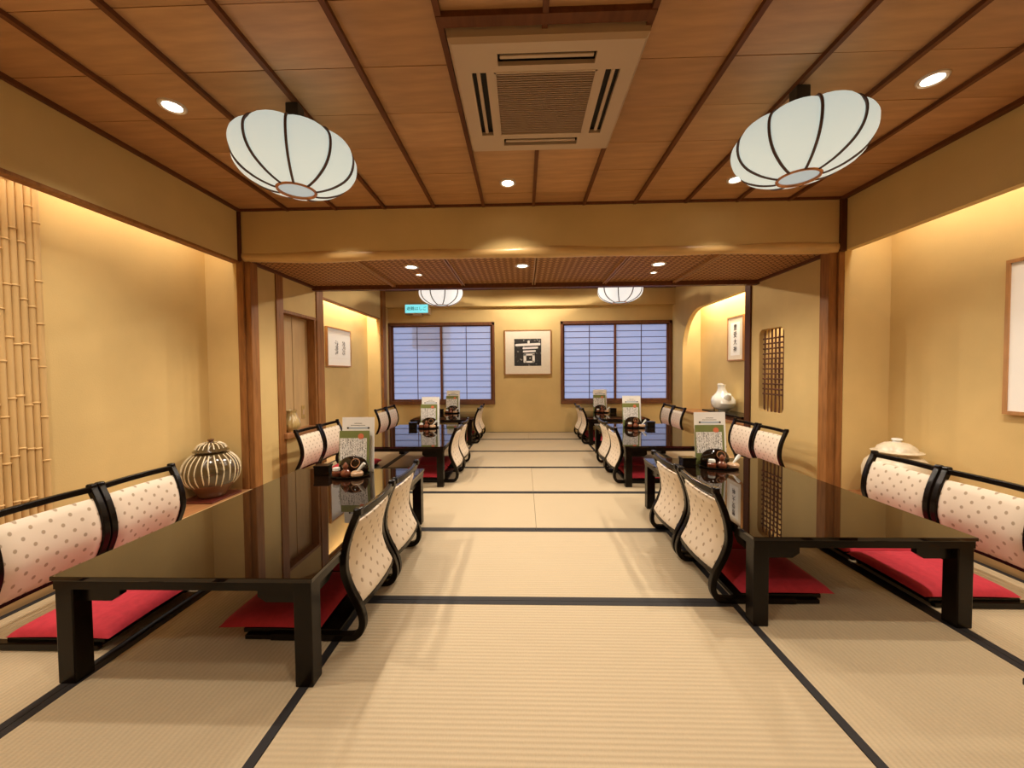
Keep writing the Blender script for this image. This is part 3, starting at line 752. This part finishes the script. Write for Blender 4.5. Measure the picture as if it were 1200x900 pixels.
# ------------------------------------------------------------------ floor chairs and seat cushions
PATH = [Vector((p[0], p[1])) for p in catmull([(.40, .016, 0), (.22, .016, 0), (.085, .016, 0), (.042, .024, 0), (.020, .055, 0), (.018, .10, 0), (.036, .155, 0), (.064, .21, 0), (.086, .27, 0), (.091, .32, 0), (.083, .385, 0), (.062, .455, 0), (.036, .515, 0), (.028, .538, 0)], 4)]
def y_at(z):
    up = [p for p in PATH if p[0] < .1]
    for a, b in zip(up, up[1:]):
        if a[1] <= z <= b[1] and b[1] > a[1]: return a[0] + (b[0] - a[0]) * (z - a[1]) / (b[1] - a[1])
    return up[-1][0]
def make_chair(label):
    t = thing('floor_chair', label, 'chair', group='legless floor chairs around the low tables')
    hw = .219
    for s in (-1, 1):
        bm = bmesh.new(); a, b = sorted((s * hw, s * (hw - .031))); strip(bm, PATH, 0, .028, a, b)
        bx(bm, a - .002, b + .002, .012, .044, .520, .553, .007)
        obj('side_post', bm, 'lacquer', t, bev=.005)
    # front runners and seat board
    bm = bmesh.new(); bx(bm, -.20, .20, .115, .525, .022, .042, .004); obj('seat_board', bm, 'lacquer', t, smooth=True)
    bm = bmesh.new(); bx(bm, -.208, .208, .47, .50, .004, .022, .003); obj('front_runner', bm, 'lacquer', t, smooth=True)
    for s in (-1, 1):
        bm = bmesh.new(); a, b = sorted((s * .214, s * .192)); bx(bm, a, b, .38, .51, .003, .022, .003); obj('side_runner', bm, 'lacquer', t, smooth=True)
    bow = .018
    def cy(x, z): return y_at(z) - bow * (1 - (x / .2) ** 2)
    def rail(z, th, hgt):
        bm = bmesh.new(); N = 14; rings = []
        for i in range(N + 1):
            x = -.196 + .392 * i / N; y = cy(x, z)
            rings.append([bm.verts.new((x, y + dy, z + dz)) for dy, dz in ((-th, -hgt), (th, -hgt), (th, hgt), (-th, hgt))])
        for a, b in zip(rings, rings[1:]):
            for k in range(4): bm.faces.new((a[k], a[(k + 1) % 4], b[(k + 1) % 4], b[k]))
        return bm
    obj('top_rail', rail(.526, .011, .015), 'lacquer', t, bev=.004)
    obj('lower_rail', rail(.142, .009, .010), 'lacquer', t)
    bm = bmesh.new(); NX, NZ = 12, 16; z0, z1 = .148, .482; hwid = .186
    front, back = [], []
    for k in range(NZ + 1):
        v = k / NZ; z = z0 + (z1 - z0) * v; rf, rb = [], []
        for i in range(NX + 1):
            u = i / NX; x = -hwid + 2 * hwid * u
            e = min(1, min(u, 1 - u) / .09, min(v, 1 - v) / .07); th = .006 + .013 * math.sin(e * PI / 2)
            y = cy(x, z); rf.append(bm.verts.new((x, y + th, z))); rb.append(bm.verts.new((x, y - th, z)))
        front.append(rf); back.append(rb)
    for g in (front, back):
        for k in range(NZ):
            for i in range(NX): bm.faces.new((g[k][i], g[k][i + 1], g[k + 1][i + 1], g[k + 1][i]))
    for k in range(NZ):
        for i in (0, NX): bm.faces.new((front[k][i], front[k + 1][i], back[k + 1][i], back[k][i]))
    for i in range(NX):
        for k in (0, NZ): bm.faces.new((front[k][i], front[k][i + 1], back[k][i + 1], back[k][i]))
    obj('dotted_backrest', bm, 'dots', t, smooth=True)
    return t
def make_cushion(label):
    bm = bmesh.new(); N = 16; hx, hy = .216, .215; top, bot = [], []
    for j in range(N + 1):
        rt, rb = [], []
        for i in range(N + 1):
            u, v = 2 * i / N - 1, 2 * j / N - 1
            def sq(a): return math.copysign(1 - (1 - abs(a)) ** 1.5, a)
            U, V = sq(u), sq(v)
            pinch = 1 - .035 * (1 - max(abs(U), abs(V)) ** 6) * 0
            x = hx * U * (1 - .03 * (1 - V * V)); y = hy * V * (1 - .03 * (1 - U * U))
            h = ((1 - U ** 6) * (1 - V ** 6)) ** .5
            rt.append(bm.verts.new((x, y, .010 + .036 * h + .006 * (1 - U * U) * (1 - V * V))))
            rb.append(rt[-1] if h < 1e-6 else bm.verts.new((x, y, .010 - .009 * h)))
        top.append(rt); bot.append(rb)
    for j in range(N):
        for i in range(N):
            bm.faces.new((top[j][i], top[j][i + 1], top[j + 1][i + 1], top[j + 1][i]))
            q = [bot[j][i], bot[j + 1][i], bot[j + 1][i + 1], bot[j][i + 1]]
            try: bm.faces.new(q)
            except ValueError: pass
    o = obj('seat_cushion', bm, 'red', smooth=True)
    return tag(o, label, 'cushion', 'red cushions on the floor chairs')
ROWS = [('1L', T1L, (1.46, 1.905), (1.535, 1.99)), ('1R', T1R, (1.80, 2.25), (1.82, 2.28)), ('2L', T2L, (3.72, 4.17), (3.83, 4.29)),
        ('2R', T2R, (3.64, 4.10), (3.80, 4.25)), ('3L', T3L, (5.82, 6.28), (5.95, 6.41)), ('3R', T3R, (5.82, 6.27), (5.88, 6.34))]
OUT = {'L': (-2.215, -PI / 2), 'R': (2.395, PI / 2)}; AIS = {'L': (-.650, PI / 2), 'R': (.872, -PI / 2)}
chair0 = cush0 = None
for key, tname, outer, aisle in ROWS:
    side = key[1]
    for zone, (X, rz), ys_ in (('wall side', OUT[side], outer), ('aisle side', AIS[side], aisle)):
        for pos, y in zip(('end far from windows', 'window end'), ys_):
            lab = 'dotted cream floor chair, %s, %s, %s' % (zone, pos, tname)
            lab2 = 'red cushion on %s chair, %s, %s' % (zone.replace(' ', '-'), pos, tname)
            yy = y + .221; xx = X
            if key[0] == '3' and zone == 'aisle side': xx = X - .02 if side == 'L' else X
            if zone == 'wall side': xx = {'2L': -2.27, '3L': -2.285, '2R': 2.465, '3R': 2.435}.get(key, X)
            loc = (xx, yy, 0); d = -1 if (rz > 0) else 1
            cloc = (xx + d * (.345 if zone == 'wall side' else .405 if side == 'L' else .360), yy, .0435)
            if chair0 is None:
                chair0 = make_chair(lab); chair0.location = loc; chair0.rotation_euler = (0, 0, rz)
                cush0 = make_cushion(lab2); cush0.location = cloc; cush0.rotation_euler = (0, 0, rz)
            else:
                dup(chair0, loc, rz, lab); dup(cush0, cloc, rz, lab2)

# ------------------------------------------------------------------ menus and condiments on the tables
def bottle_mesh(parent):
    bm = bmesh.new(); lathe(bm, [(0, 0), (.024, .0), (.033, .012), (.034, .026), (.026, .042), (.013, .052), (.013, .056)], 20); obj('bottle_body', bm, 'soy', parent, smooth=True)
    bm = bmesh.new(); lathe(bm, [(.013, .055), (.019, .064), (.019, .076), (.011, .088), (.006, .096), (0, .099)], 20); obj('stopper', bm, 'soy', parent, smooth=True)
def make_set():
    G = {}
    # tall white card
    t = thing('menu_card', '', 'menu'); G['card'] = t
    bm = bmesh.new(); bx(bm, -.118, .118, -.0015, .0015, 0, .39); obj('card_sheet', bm, 'paper', t)
    bm = bmesh.new(); bx(bm, -.082, .082, -.0023, -.0015, .306, .318); b = obj('printed_band', bm, 'bluegrey', t)
    for s in (-1, 1):
        bm = bmesh.new(); lathe(bm, [(0, 0), (.0075, 0), (.0075, .0006), (0, .0006)], 12); o = obj('band_dot', bm, 'ink', b, (s * .076, -.0023, .312), rot=(PI / 2, 0, 0))
    bm = bmesh.new()
    for (z, x0, x1, n) in ((.345, -.028, .028, 9), (.331, -.055, .052, 15)):
        for k in range(n):
            a = x0 + (x1 - x0) * k / n; bx(bm, a, a + (x1 - x0) / n * .7, -.0021, -.0015, z - .0022, z + .0022)
    o = obj('printed_line', bm, 'ink_soft', t); o['kind'] = 'stuff'
    # green folder with a field of brush writing
    t = thing('menu_folder', '', 'menu'); G['folder'] = t
    bm = bmesh.new(); bx(bm, -.108, .108, -.003, .003, 0, .296); obj('green_cover', bm, 'green', t)
    bm = bmesh.new(); bx(bm, -.103, .091, -.0042, -.003, .085, .243); obj('writing_field', bm, 'writing', t)
    bm = bmesh.new(); lathe(bm, [(0, 0), (.021, 0), (.021, .0008), (0, .0008)], 16); obj('red_seal_print', bm, 'seal', t, (.048, -.0034, .256), rot=(PI / 2, 0, 0))
    t = thing('condiment_tray', '', 'tray'); G['tray'] = t
    bm = bmesh.new()
    q = []
    for (r, z) in ((.001, .004), (.118, .004), (.130, .010), (.130, .014), (.136, .014), (.137, .008), (.122, 0), (.001, 0)): q.append((r, z))
    lathe(bm, q, 32)
    for v in bm.verts: v.co.y *= .72
    obj('tray_body', bm, 'lacquer', t, smooth=True)
    t = thing('domed_container', '', 'container'); G['bowl'] = t
    bm = bmesh.new(); lathe(bm, [(0, 0), (.088, 0), (.100, .012), (.106, .035), (.100, .065), (.084, .092), (.058, .110), (.028, .118), (0, .120)], 32)
    for v in bm.verts: v.co.y *= .36
    obj('container_body', bm, 'lacquer_top', t, smooth=True)
    bm = bmesh.new(); tube(bm, [(.030 * math.cos(2 * PI * k / 20), 0, .030 * math.sin(2 * PI * k / 20)) for k in range(20)], .003, 6, True)
    obj('gold_ring', bm, 'board', t, (.028, -.036, .078), smooth=True, rot=(R(-28), 0, 0))
    t = thing('soy_sauce_bottle', '', 'bottle'); G['bottle'] = t; bottle_mesh(t)
    t = thing('seasoning_jar', '', 'jar'); G['jar'] = t
    bm = bmesh.new(); lathe(bm, [(0, 0), (.024, 0), (.030, .010), (.030, .030), (.022, .040)], 20); obj('jar_body', bm, 'soy', t, smooth=True)
    bm = bmesh.new(); lathe(bm, [(.022, .040), (.025, .044), (.023, .060), (.013, .064), (0, .064)], 20); obj('white_lid', bm, 'white_glaze', t, smooth=True)
    t = thing('sauce_pot', '', 'pot'); G['pot'] = t
    bm = bmesh.new(); lathe(bm, [(0, 0), (.028, 0), (.040, .012), (.041, .026), (.034, .036), (.030, .038), (0, .036)], 20); obj('pot_body', bm, 'tan_glaze', t, smooth=True)
    bm = bmesh.new(); tube(bm, [(.0, 0, .036), (.018, 0, .055), (.040, 0, .078), (.052, 0, .092)], [.006, .009, .013, .011], 8); obj('white_spoon', bm, 'white_glaze', t, smooth=True)
    t = thing('toothpick_box', '', 'box'); G['box'] = t
    bm = bmesh.new(); bx(bm, -.050, .050, -.035, .035, 0, .058, .003); obj('box_body', bm, 'lacquer', t)
    bm = bmesh.new(); bx(bm, -.053, .053, -.038, .038, .056, .070, .003); obj('box_lid', bm, 'lacquer', t)
    return G
SET = make_set(); first = True
GRP = {'card': 'white menu cards on the tables', 'folder': 'green menu folders on the tables', 'tray': 'condiment trays on the tables', 'bowl': 'domed lacquer containers on the trays',
       'bottle': 'soy sauce bottles on the trays', 'jar': 'seasoning jars on the trays', 'pot': 'sauce pots on the trays', 'box': 'toothpick boxes on the tables'}
LBL = {'card': 'tall white menu card standing behind the folder, %s', 'folder': 'green menu folder with brush writing, %s', 'tray': 'oval black lacquer condiment tray on the %s',
       'bowl': 'domed black lacquer container on the tray, %s', 'bottle': 'brown gourd-shaped soy sauce bottle on the tray, %s', 'jar': 'small dark seasoning jar with a white lid, %s',
       'pot': 'tan sauce pot with a white spoon on the tray, %s', 'box': 'black lacquer toothpick box beside the tray, %s'}
for key, tname, cx, cy in (('1L', T1L, -1.20, 2.69), ('1R', T1R, 1.425, 2.92), ('2L', T2L, -1.225, 5.0), ('2R', T2R, 1.40, 4.98), ('3L', T3L, -1.25, 6.80), ('3R', T3R, 1.35, 6.80)):
    s = -1 if key[1] == 'L' else 1
    lay = {'card': (.0, .060, 0, R(-5), 0), 'folder': (-.016, .030, 0, R(-6), R(1)), 'tray': (.0, -.058, 0, 0, 0), 'bowl': (.008 if s < 0 else -.012, -.022, .010, 0, 0),
           'bottle': (-.013 if s < 0 else .000, -.101, .005, 0, 0), 'jar': (-.080 if s < 0 else -.068, -.094, .005, 0, R(20)), 'pot': (.066 if s < 0 else .079, -.101, .005, 0, 0 if s < 0 else R(10)), 'box': (-.205 if s < 0 else .205, -.03, 0, 0, R(4))}
    if key == '1R': lay['box'] = (-.215, -.03, 0, 0, R(3))
    for k, (dx, dy, dz, tilt, rz) in lay.items():
        o = SET[k]
        lab = LBL[k] % tname
        loc = (cx + dx, cy + dy, TZ + dz + .0005)
        if first: o.location = loc; o['label'] = lab; o['group'] = GRP[k]; r = o
        else: r = dup(o, loc, 0, lab, GRP[k])
        r.rotation_euler = (tilt, 0, rz)
    first = False

# ------------------------------------------------------------------ striped jar on its tray
tag(box('red_lacquer_board', -2.73, -2.455, 2.955, 3.28, AZ, AZ + .016, 'mat_red', bev=.003), 'flat dark red lacquer board under the striped jar', 'board')
jx, jy_ = -2.585, 3.12
jar = thing('striped_jar', 'big round dark olive jar with cream stripes and a lid, in the alcove', 'jar', (jx, jy_, AZ + .016))
body = [(0, 0), (.085, 0), (.098, .012), (.115, .05), (.150, .095), (.183, .145), (.197, .20), (.193, .255), (.172, .305), (.135, .345), (.105, .362), (.10, .368)]
bsm = [(p[0], p[1]) for p in catmull([(r, z, 0) for r, z in body[1:]], 3)]
bm = bmesh.new(); lathe(bm, [(0, 0)] + [p for p in bsm if p[1] <= .115], 40); obj('unglazed_foot', bm, 'jar_base', jar, smooth=True)
bm = bmesh.new(); lathe(bm, [p for p in bsm if p[1] >= .098], 40); obj('jar_body', bm, 'jar', jar, smooth=True)
def r_at(z, off=0):
    for a, b in zip(bsm, bsm[1:]):
        if a[1] <= z <= b[1] and b[1] > a[1]: return a[0] + (b[0] - a[0]) * (z - a[1]) / (b[1] - a[1]) + off
    return bsm[-1][0] + off
for k in range(26):
    a = 2 * PI * k / 26 + random.uniform(-.03, .03); zend = random.uniform(.075, .14); bm = bmesh.new(); pts = []
    for j in range(12):
        z = .352 + (zend - .352) * j / 11; aa = a + .02 * math.sin(j * .6 + k)
        pts.append((r_at(z, .0005) * math.cos(aa), r_at(z, .0005) * math.sin(aa), z))
    tube(bm, pts, [.0048] * 11 + [.002], 5); obj('cream_stripe', bm, 'slip', jar, smooth=True)
bm = bmesh.new(); lathe(bm, [(.10, .362), (.10, .372), (.122, .374), (.126, .380), (.108, .395), (.088, .425), (.060, .440), (.022, .446)], 36); lid = obj('jar_lid', bm, 'jar', jar, smooth=True)
bm = bmesh.new(); lathe(bm, [(.020, .444), (.014, .452), (.024, .462), (.022, .472), (0, .476)], 20); obj('lid_knob', bm, 'jar_base', lid, smooth=True)
for k in range(18):
    a = 2 * PI * k / 18; bm = bmesh.new()
    tube(bm, [(r * math.cos(a), r * math.sin(a), z + .001) for r, z in ((.052, .442), (.074, .434), (.090, .424), (.098, .410), (.107, .397))], .0042, 5); obj('lid_stripe', bm, 'slip', lid, smooth=True)
# lidded white jar
wj = thing('lidded_white_jar', 'speckled cream lidded jar in the picture alcove behind a chair', 'jar', (2.845, 3.03, AZ))
bm = bmesh.new(); lathe(bm, [(0, 0), (.09, 0), (.11, .03), (.165, .11), (.20, .19), (.203, .25), (.185, .31), (.145, .355), (.11, .37), (.105, .385)], 40); obj('jar_body', bm, 'cream_glaze', wj, smooth=True)
bm = bmesh.new(); lathe(bm, [(.105, .385), (.150, .388), (.153, .394), (.125, .402), (.112, .428), (.075, .455), (.03, .466)], 40); l_ = obj('jar_lid', bm, 'cream_glaze', wj, smooth=True)
bm = bmesh.new(); lathe(bm, [(.028, .464), (.024, .474), (.034, .482), (.030, .492), (0, .498)], 24); obj('lid_knob', bm, 'white_glaze', l_, smooth=True)
# framed picture in that alcove (mostly outside the photograph)
def framed(name, label, cat, x, y0, y1, z0, z1, side, mfr='frame_wood', fw=.02, depth=.03, pm='mount'):
    """picture on a side wall; side +1 hangs on the east wall, facing -X"""
    t = thing(name, label, cat, (x, (y0 + y1) / 2, (z0 + z1) / 2))
    hy, hz = (y1 - y0) / 2, (z1 - z0) / 2; s = -side
    a, b = sorted((0, s * depth))
    bm = bmesh.new()
    for (c, d, e, f) in ((-hy, hy, hz - fw, hz), (-hy, hy, -hz, -hz + fw), (-hy, -hy + fw, -hz + fw, hz - fw), (hy - fw, hy, -hz + fw, hz - fw)): bx(bm, a, b, c, d, e, f)
    obj('picture_frame', bm, mfr, t)
    a, b = sorted((s * .004, s * (depth - .008))); bm = bmesh.new(); bx(bm, a, b, -hy + fw, hy - fw, -hz + fw, hz - fw); obj('picture_sheet', bm, pm, t)
    return t, s * (depth - .008), hy, hz
framed('framed_picture', 'large pale framed sheet on the alcove wall, cut off by the picture edge', 'picture', AE, 1.62, 2.55, .81, 1.775, 1, fw=.022, depth=.032, pm='paper')
# seal prints in the lit recess
t, sx, hy, hz = framed('framed_seal_prints', 'white framed sheet with two small seal prints on the lit recess wall', 'picture', -2.69, 5.215, 5.945, 1.20, 1.75, -1, fw=.018, depth=.035, pm='paper')
for yc in (-.085, .135):
    bm = bmesh.new()
    for k in range(16):
        z = .10 - k * .0125 - .01; wdt = random.uniform(.03, .05); o_ = random.uniform(-.012, .012)
        if random.random() < .8: bx(bm, sx, sx + .001, yc + o_ - wdt, yc + o_ - wdt + .022, z - .004, z + .004)
        if random.random() < .8: bx(bm, sx, sx + .001, yc + o_ + .0, yc + o_ + wdt * .8, z - .0035, z + .0035)
        if random.random() < .6: bx(bm, sx, sx + .001, yc + random.uniform(-.04, .03), yc + random.uniform(.032, .045), z - .001, z + .001)
    o = obj('seal_print', bm, 'ink_soft', t); o['kind'] = 'stuff'
for z in (-.155, -.225): box('fold_line', sx, sx + .0006, -hy + .05, hy - .05, z - .001, z + .001, 'mount', t)
# hanging calligraphy in the arched alcove
t, sx, hy, hz = framed('calligraphy_panel', 'narrow upright framed calligraphy on the arched alcove wall', 'picture', 3.0, 5.34, 5.75, 1.235, 1.86, 1, fw=.018, depth=.035, pm='mount')
box('inner_sheet', sx - .001, sx, -.115, .115, -.235, .225, 'paper', t)
mw = Matrix(((0, 0, -1, sx - .0015), (-1, 0, 0, 0), (0, 1, 0, 0), (0, 0, 0, 1)))
for k, ch in enumerate('豐受大神'):
    mk = mw.copy(); mk.translation = Vector((sx - .0018, 0, .150 - k * .102))
    text_mesh('brush_character', ch, .088, 'ink', t, mk)
# bird-shaped white vase on a dark stand
sb = thing('display_stand', 'low dark wooden stand with a black top board in the arched alcove', 'stand', (2.83, 5.28, AZ0))
box('stand_top', -.15, .15, -.43, .62, .052, .075, 'lacquer', sb, .003)
box('stand_body', -.12, .14, -.40, .30, 0, .052, 'dark_post', sb, .003)
vz = thing('white_vase', 'white porcelain vase with a curved bird-like neck on the dark stand', 'vase', (2.83, 5.57, AZ0 + .0755))
bm = bmesh.new()
prof = [(0, 0), (.06, 0), (.064, .012), (.085, .022), (.135, .06), (.160, .115), (.155, .165), (.132, .205), (.100, .235), (.074, .262), (.058, .295), (.050, .33), (.052, .358), (.058, .372), (.046, .376), (.0, .370)]
lathe(bm, prof, 32)
for v in bm.verts:
    z = v.co.z
    if z > .14:
        k = (z - .14) / .234; v.co.y += .035 * math.sin(k * PI * .9) * 1.0; v.co.y += .05 * k * k * k
obj('vase_body', bm, 'white_glaze', vz, smooth=True)
bm = bmesh.new(); tube(bm, [(0, -.06, .15), (0, -.105, .19), (0, -.135, .222), (0, -.158, .248)], [.070, .056, .040, .024], 14); obj('pouring_spout', bm, 'white_glaze', vz, smooth=True)
bm = bmesh.new(); tube(bm, [(0, .080, .352), (0, .125, .366), (0, .160, .360)], [.045, .030, .010], 12); obj('beak_lip', bm, 'white_glaze', vz, smooth=True)
tag(box('wooden_tag', 2.80, 2.83, 5.80, 5.88, AZ0 + .0755, AZ0 + .27, 'pale_wood', bev=.003), 'small pale wooden tablet standing behind the white vase', 'tablet')
# niche vase and socket
nv = thing('ribbed_vase', 'small olive ribbed pitcher on the niche shelf beside the post', 'vase', (-2.465, 4.045, .4885))
bm = bmesh.new()
prof = [(0, 0), (.045, 0), (.050, .010), (.078, .045), (.086, .080), (.074, .125), (.055, .165), (.046, .20), (.052, .222), (.050, .224), (.040, .20), (0, .19)]
prof = [(p[0], p[1]) for p in catmull([(r, z, 0) for r, z in prof], 3)]
lathe(bm, prof, 48)
for v in bm.verts:
    a = math.atan2(v.co.y, v.co.x); k = 1 + .035 * math.cos(a * 14) * (1 if v.co.z > .03 else 0); v.co.x *= k; v.co.y *= k
obj('vase_body', bm, 'celadon', nv, smooth=True)
bm = bmesh.new(); tube(bm, [(.0, .045, .215), (0, .075, .205), (0, .082, .17), (0, .070, .14)], .008, 8); obj('vase_handle', bm, 'celadon', nv, smooth=True)
sk = thing('wall_socket', 'gold coloured socket plate at the back of the niche', 'socket', (-2.562, 4.43, .66))
box('cover_plate', 0, .006, -.035, .035, -.075, .075, 'outlet', sk, .002); box('socket_insert', .006, .009, -.018, .018, -.03, .03, 'tan_glaze', sk, .001)
# bamboo relief
bp_ = thing('bamboo_panel', 'row of bamboo poles set into the alcove wall behind the chairs', 'panel', (AW, 0, AZ))
for k in range(16):
    y = 2.145 - k * .0345; bm = bmesh.new(); prof = []; z = 0.0; z += -random.uniform(0, .25); top = 2.46
    r0 = .0175
    segs = []
    while z < top:
        segs.append(z); z += random.uniform(.24, .34)
    prof = [(r0, 0.0)]
    for zz in segs:
        if zz < .03: continue
        prof += [(r0 * .97, zz - .014), (r0 * 1.0, zz - .006), (r0 * 1.22, zz - .003), (r0 * 1.22, zz + .002), (r0 * .94, zz + .005), (r0, zz + .03)]
    prof.append((r0, top))
    lathe(bm, prof, 12)
    dx = random.uniform(-.002, .004); ln = random.uniform(-.003, .003)
    for v in bm.verts: v.co.y += ln * v.co.z
    obj('bamboo_pole', bm, 'bamboo', bp_, (dx + .0245, y, 0), smooth=True)
# black and white character print between the windows
cp = thing('framed_character_print', 'square framed print of a white character on black between the windows', 'picture', (.087, YB, 1.458))
hx, hz, fw = .425, .408, .018
bm = bmesh.new()
for (a, b, c, d) in ((-hx, hx, hz - fw, hz), (-hx, hx, -hz, -hz + fw), (-hx, -hx + fw, -hz + fw, hz - fw), (hx - fw, hx, -hz + fw, hz - fw)): bx(bm, a, b, -.04, 0, c, d)
obj('picture_frame', bm, 'frame_wood', cp)
bm = bmesh.new(); bx(bm, -hx + fw, hx - fw, -.028, -.004, -hz + fw, hz - fw); obj('cream_mount', bm, 'mount', cp)
bm = bmesh.new(); bx(bm, -.247, .243, -.030, -.028, -.245, .245); pr = obj('black_print', bm, 'speckled', cp)
def stroke(x0, x1, z0, z1, tilt=0, bev=.012):
    bm = bmesh.new(); cx, cz = (x0 + x1) / 2, (z0 + z1) / 2; hx_, hz_ = (x1 - x0) / 2, (z1 - z0) / 2
    p = []
    for (sx_, sz_, a0) in ((1, 1, 0), (-1, 1, 90), (-1, -1, 180), (1, -1, 270)):
        for i in range(4):
            a = R(a0 + 30 * i); x = cx + sx_ * (hx_ - bev) + bev * math.cos(a); z = cz + sz_ * (hz_ - bev) + bev * math.sin(a)
            p.append((x, z + (x - cx) * tilt))
    prism(bm, p, 1, -.0312, -.030); return obj('character_stroke', bm, 'white_ink', pr)
stroke(-.23, .23, .118, .162, .035, .02); stroke(-.005, .035, .155, .215, 0, .018)
stroke(-.095, .185, .062, .097, .04, .015); stroke(-.09, .145, .002, .037, .04, .015)
stroke(-.075, .125, -.058, -.022, .03); stroke(-.06, .115, -.188, -.155, .02); stroke(-.078, -.03, -.185, -.03, 0); stroke(.080, .125, -.18, -.028, 0)
stroke(.030, .048, -.115, -.095, 0, .005)
# lit escape sign
sg = thing('escape_ladder_sign', 'small glowing turquoise escape sign above the window', 'sign', (-1.90, YB - .13, 2.248))
box('sign_case', -.222, .222, -.035, .13, -.088, .092, 'white_paint', sg, .004)
box('sign_face', -.205, .205, -.0375, -.035, -.072, .076, 'sign', sg)
box('sign_lamp_foot', -.075, .075, -.030, .13, -.112, -.088, 'white_paint', sg, .003)
mk = Matrix(((1, 0, 0, 0), (0, 0, -1, -.0385), (0, 1, 0, 0), (0, 0, 0, 1)))
M['sign_ink'] = mat('sign_ink', (.01, .12, .17), .7)
text_mesh('sign_lettering', '避難はしご', .072, 'sign_ink', sg, mk)
# neighbouring house seen through the paper
nb = box('neighbour_house', -2.35, -1.72, 8.2, 9.2, 1.62, 2.6, 'beige_wall'); nb['kind'] = 'structure'
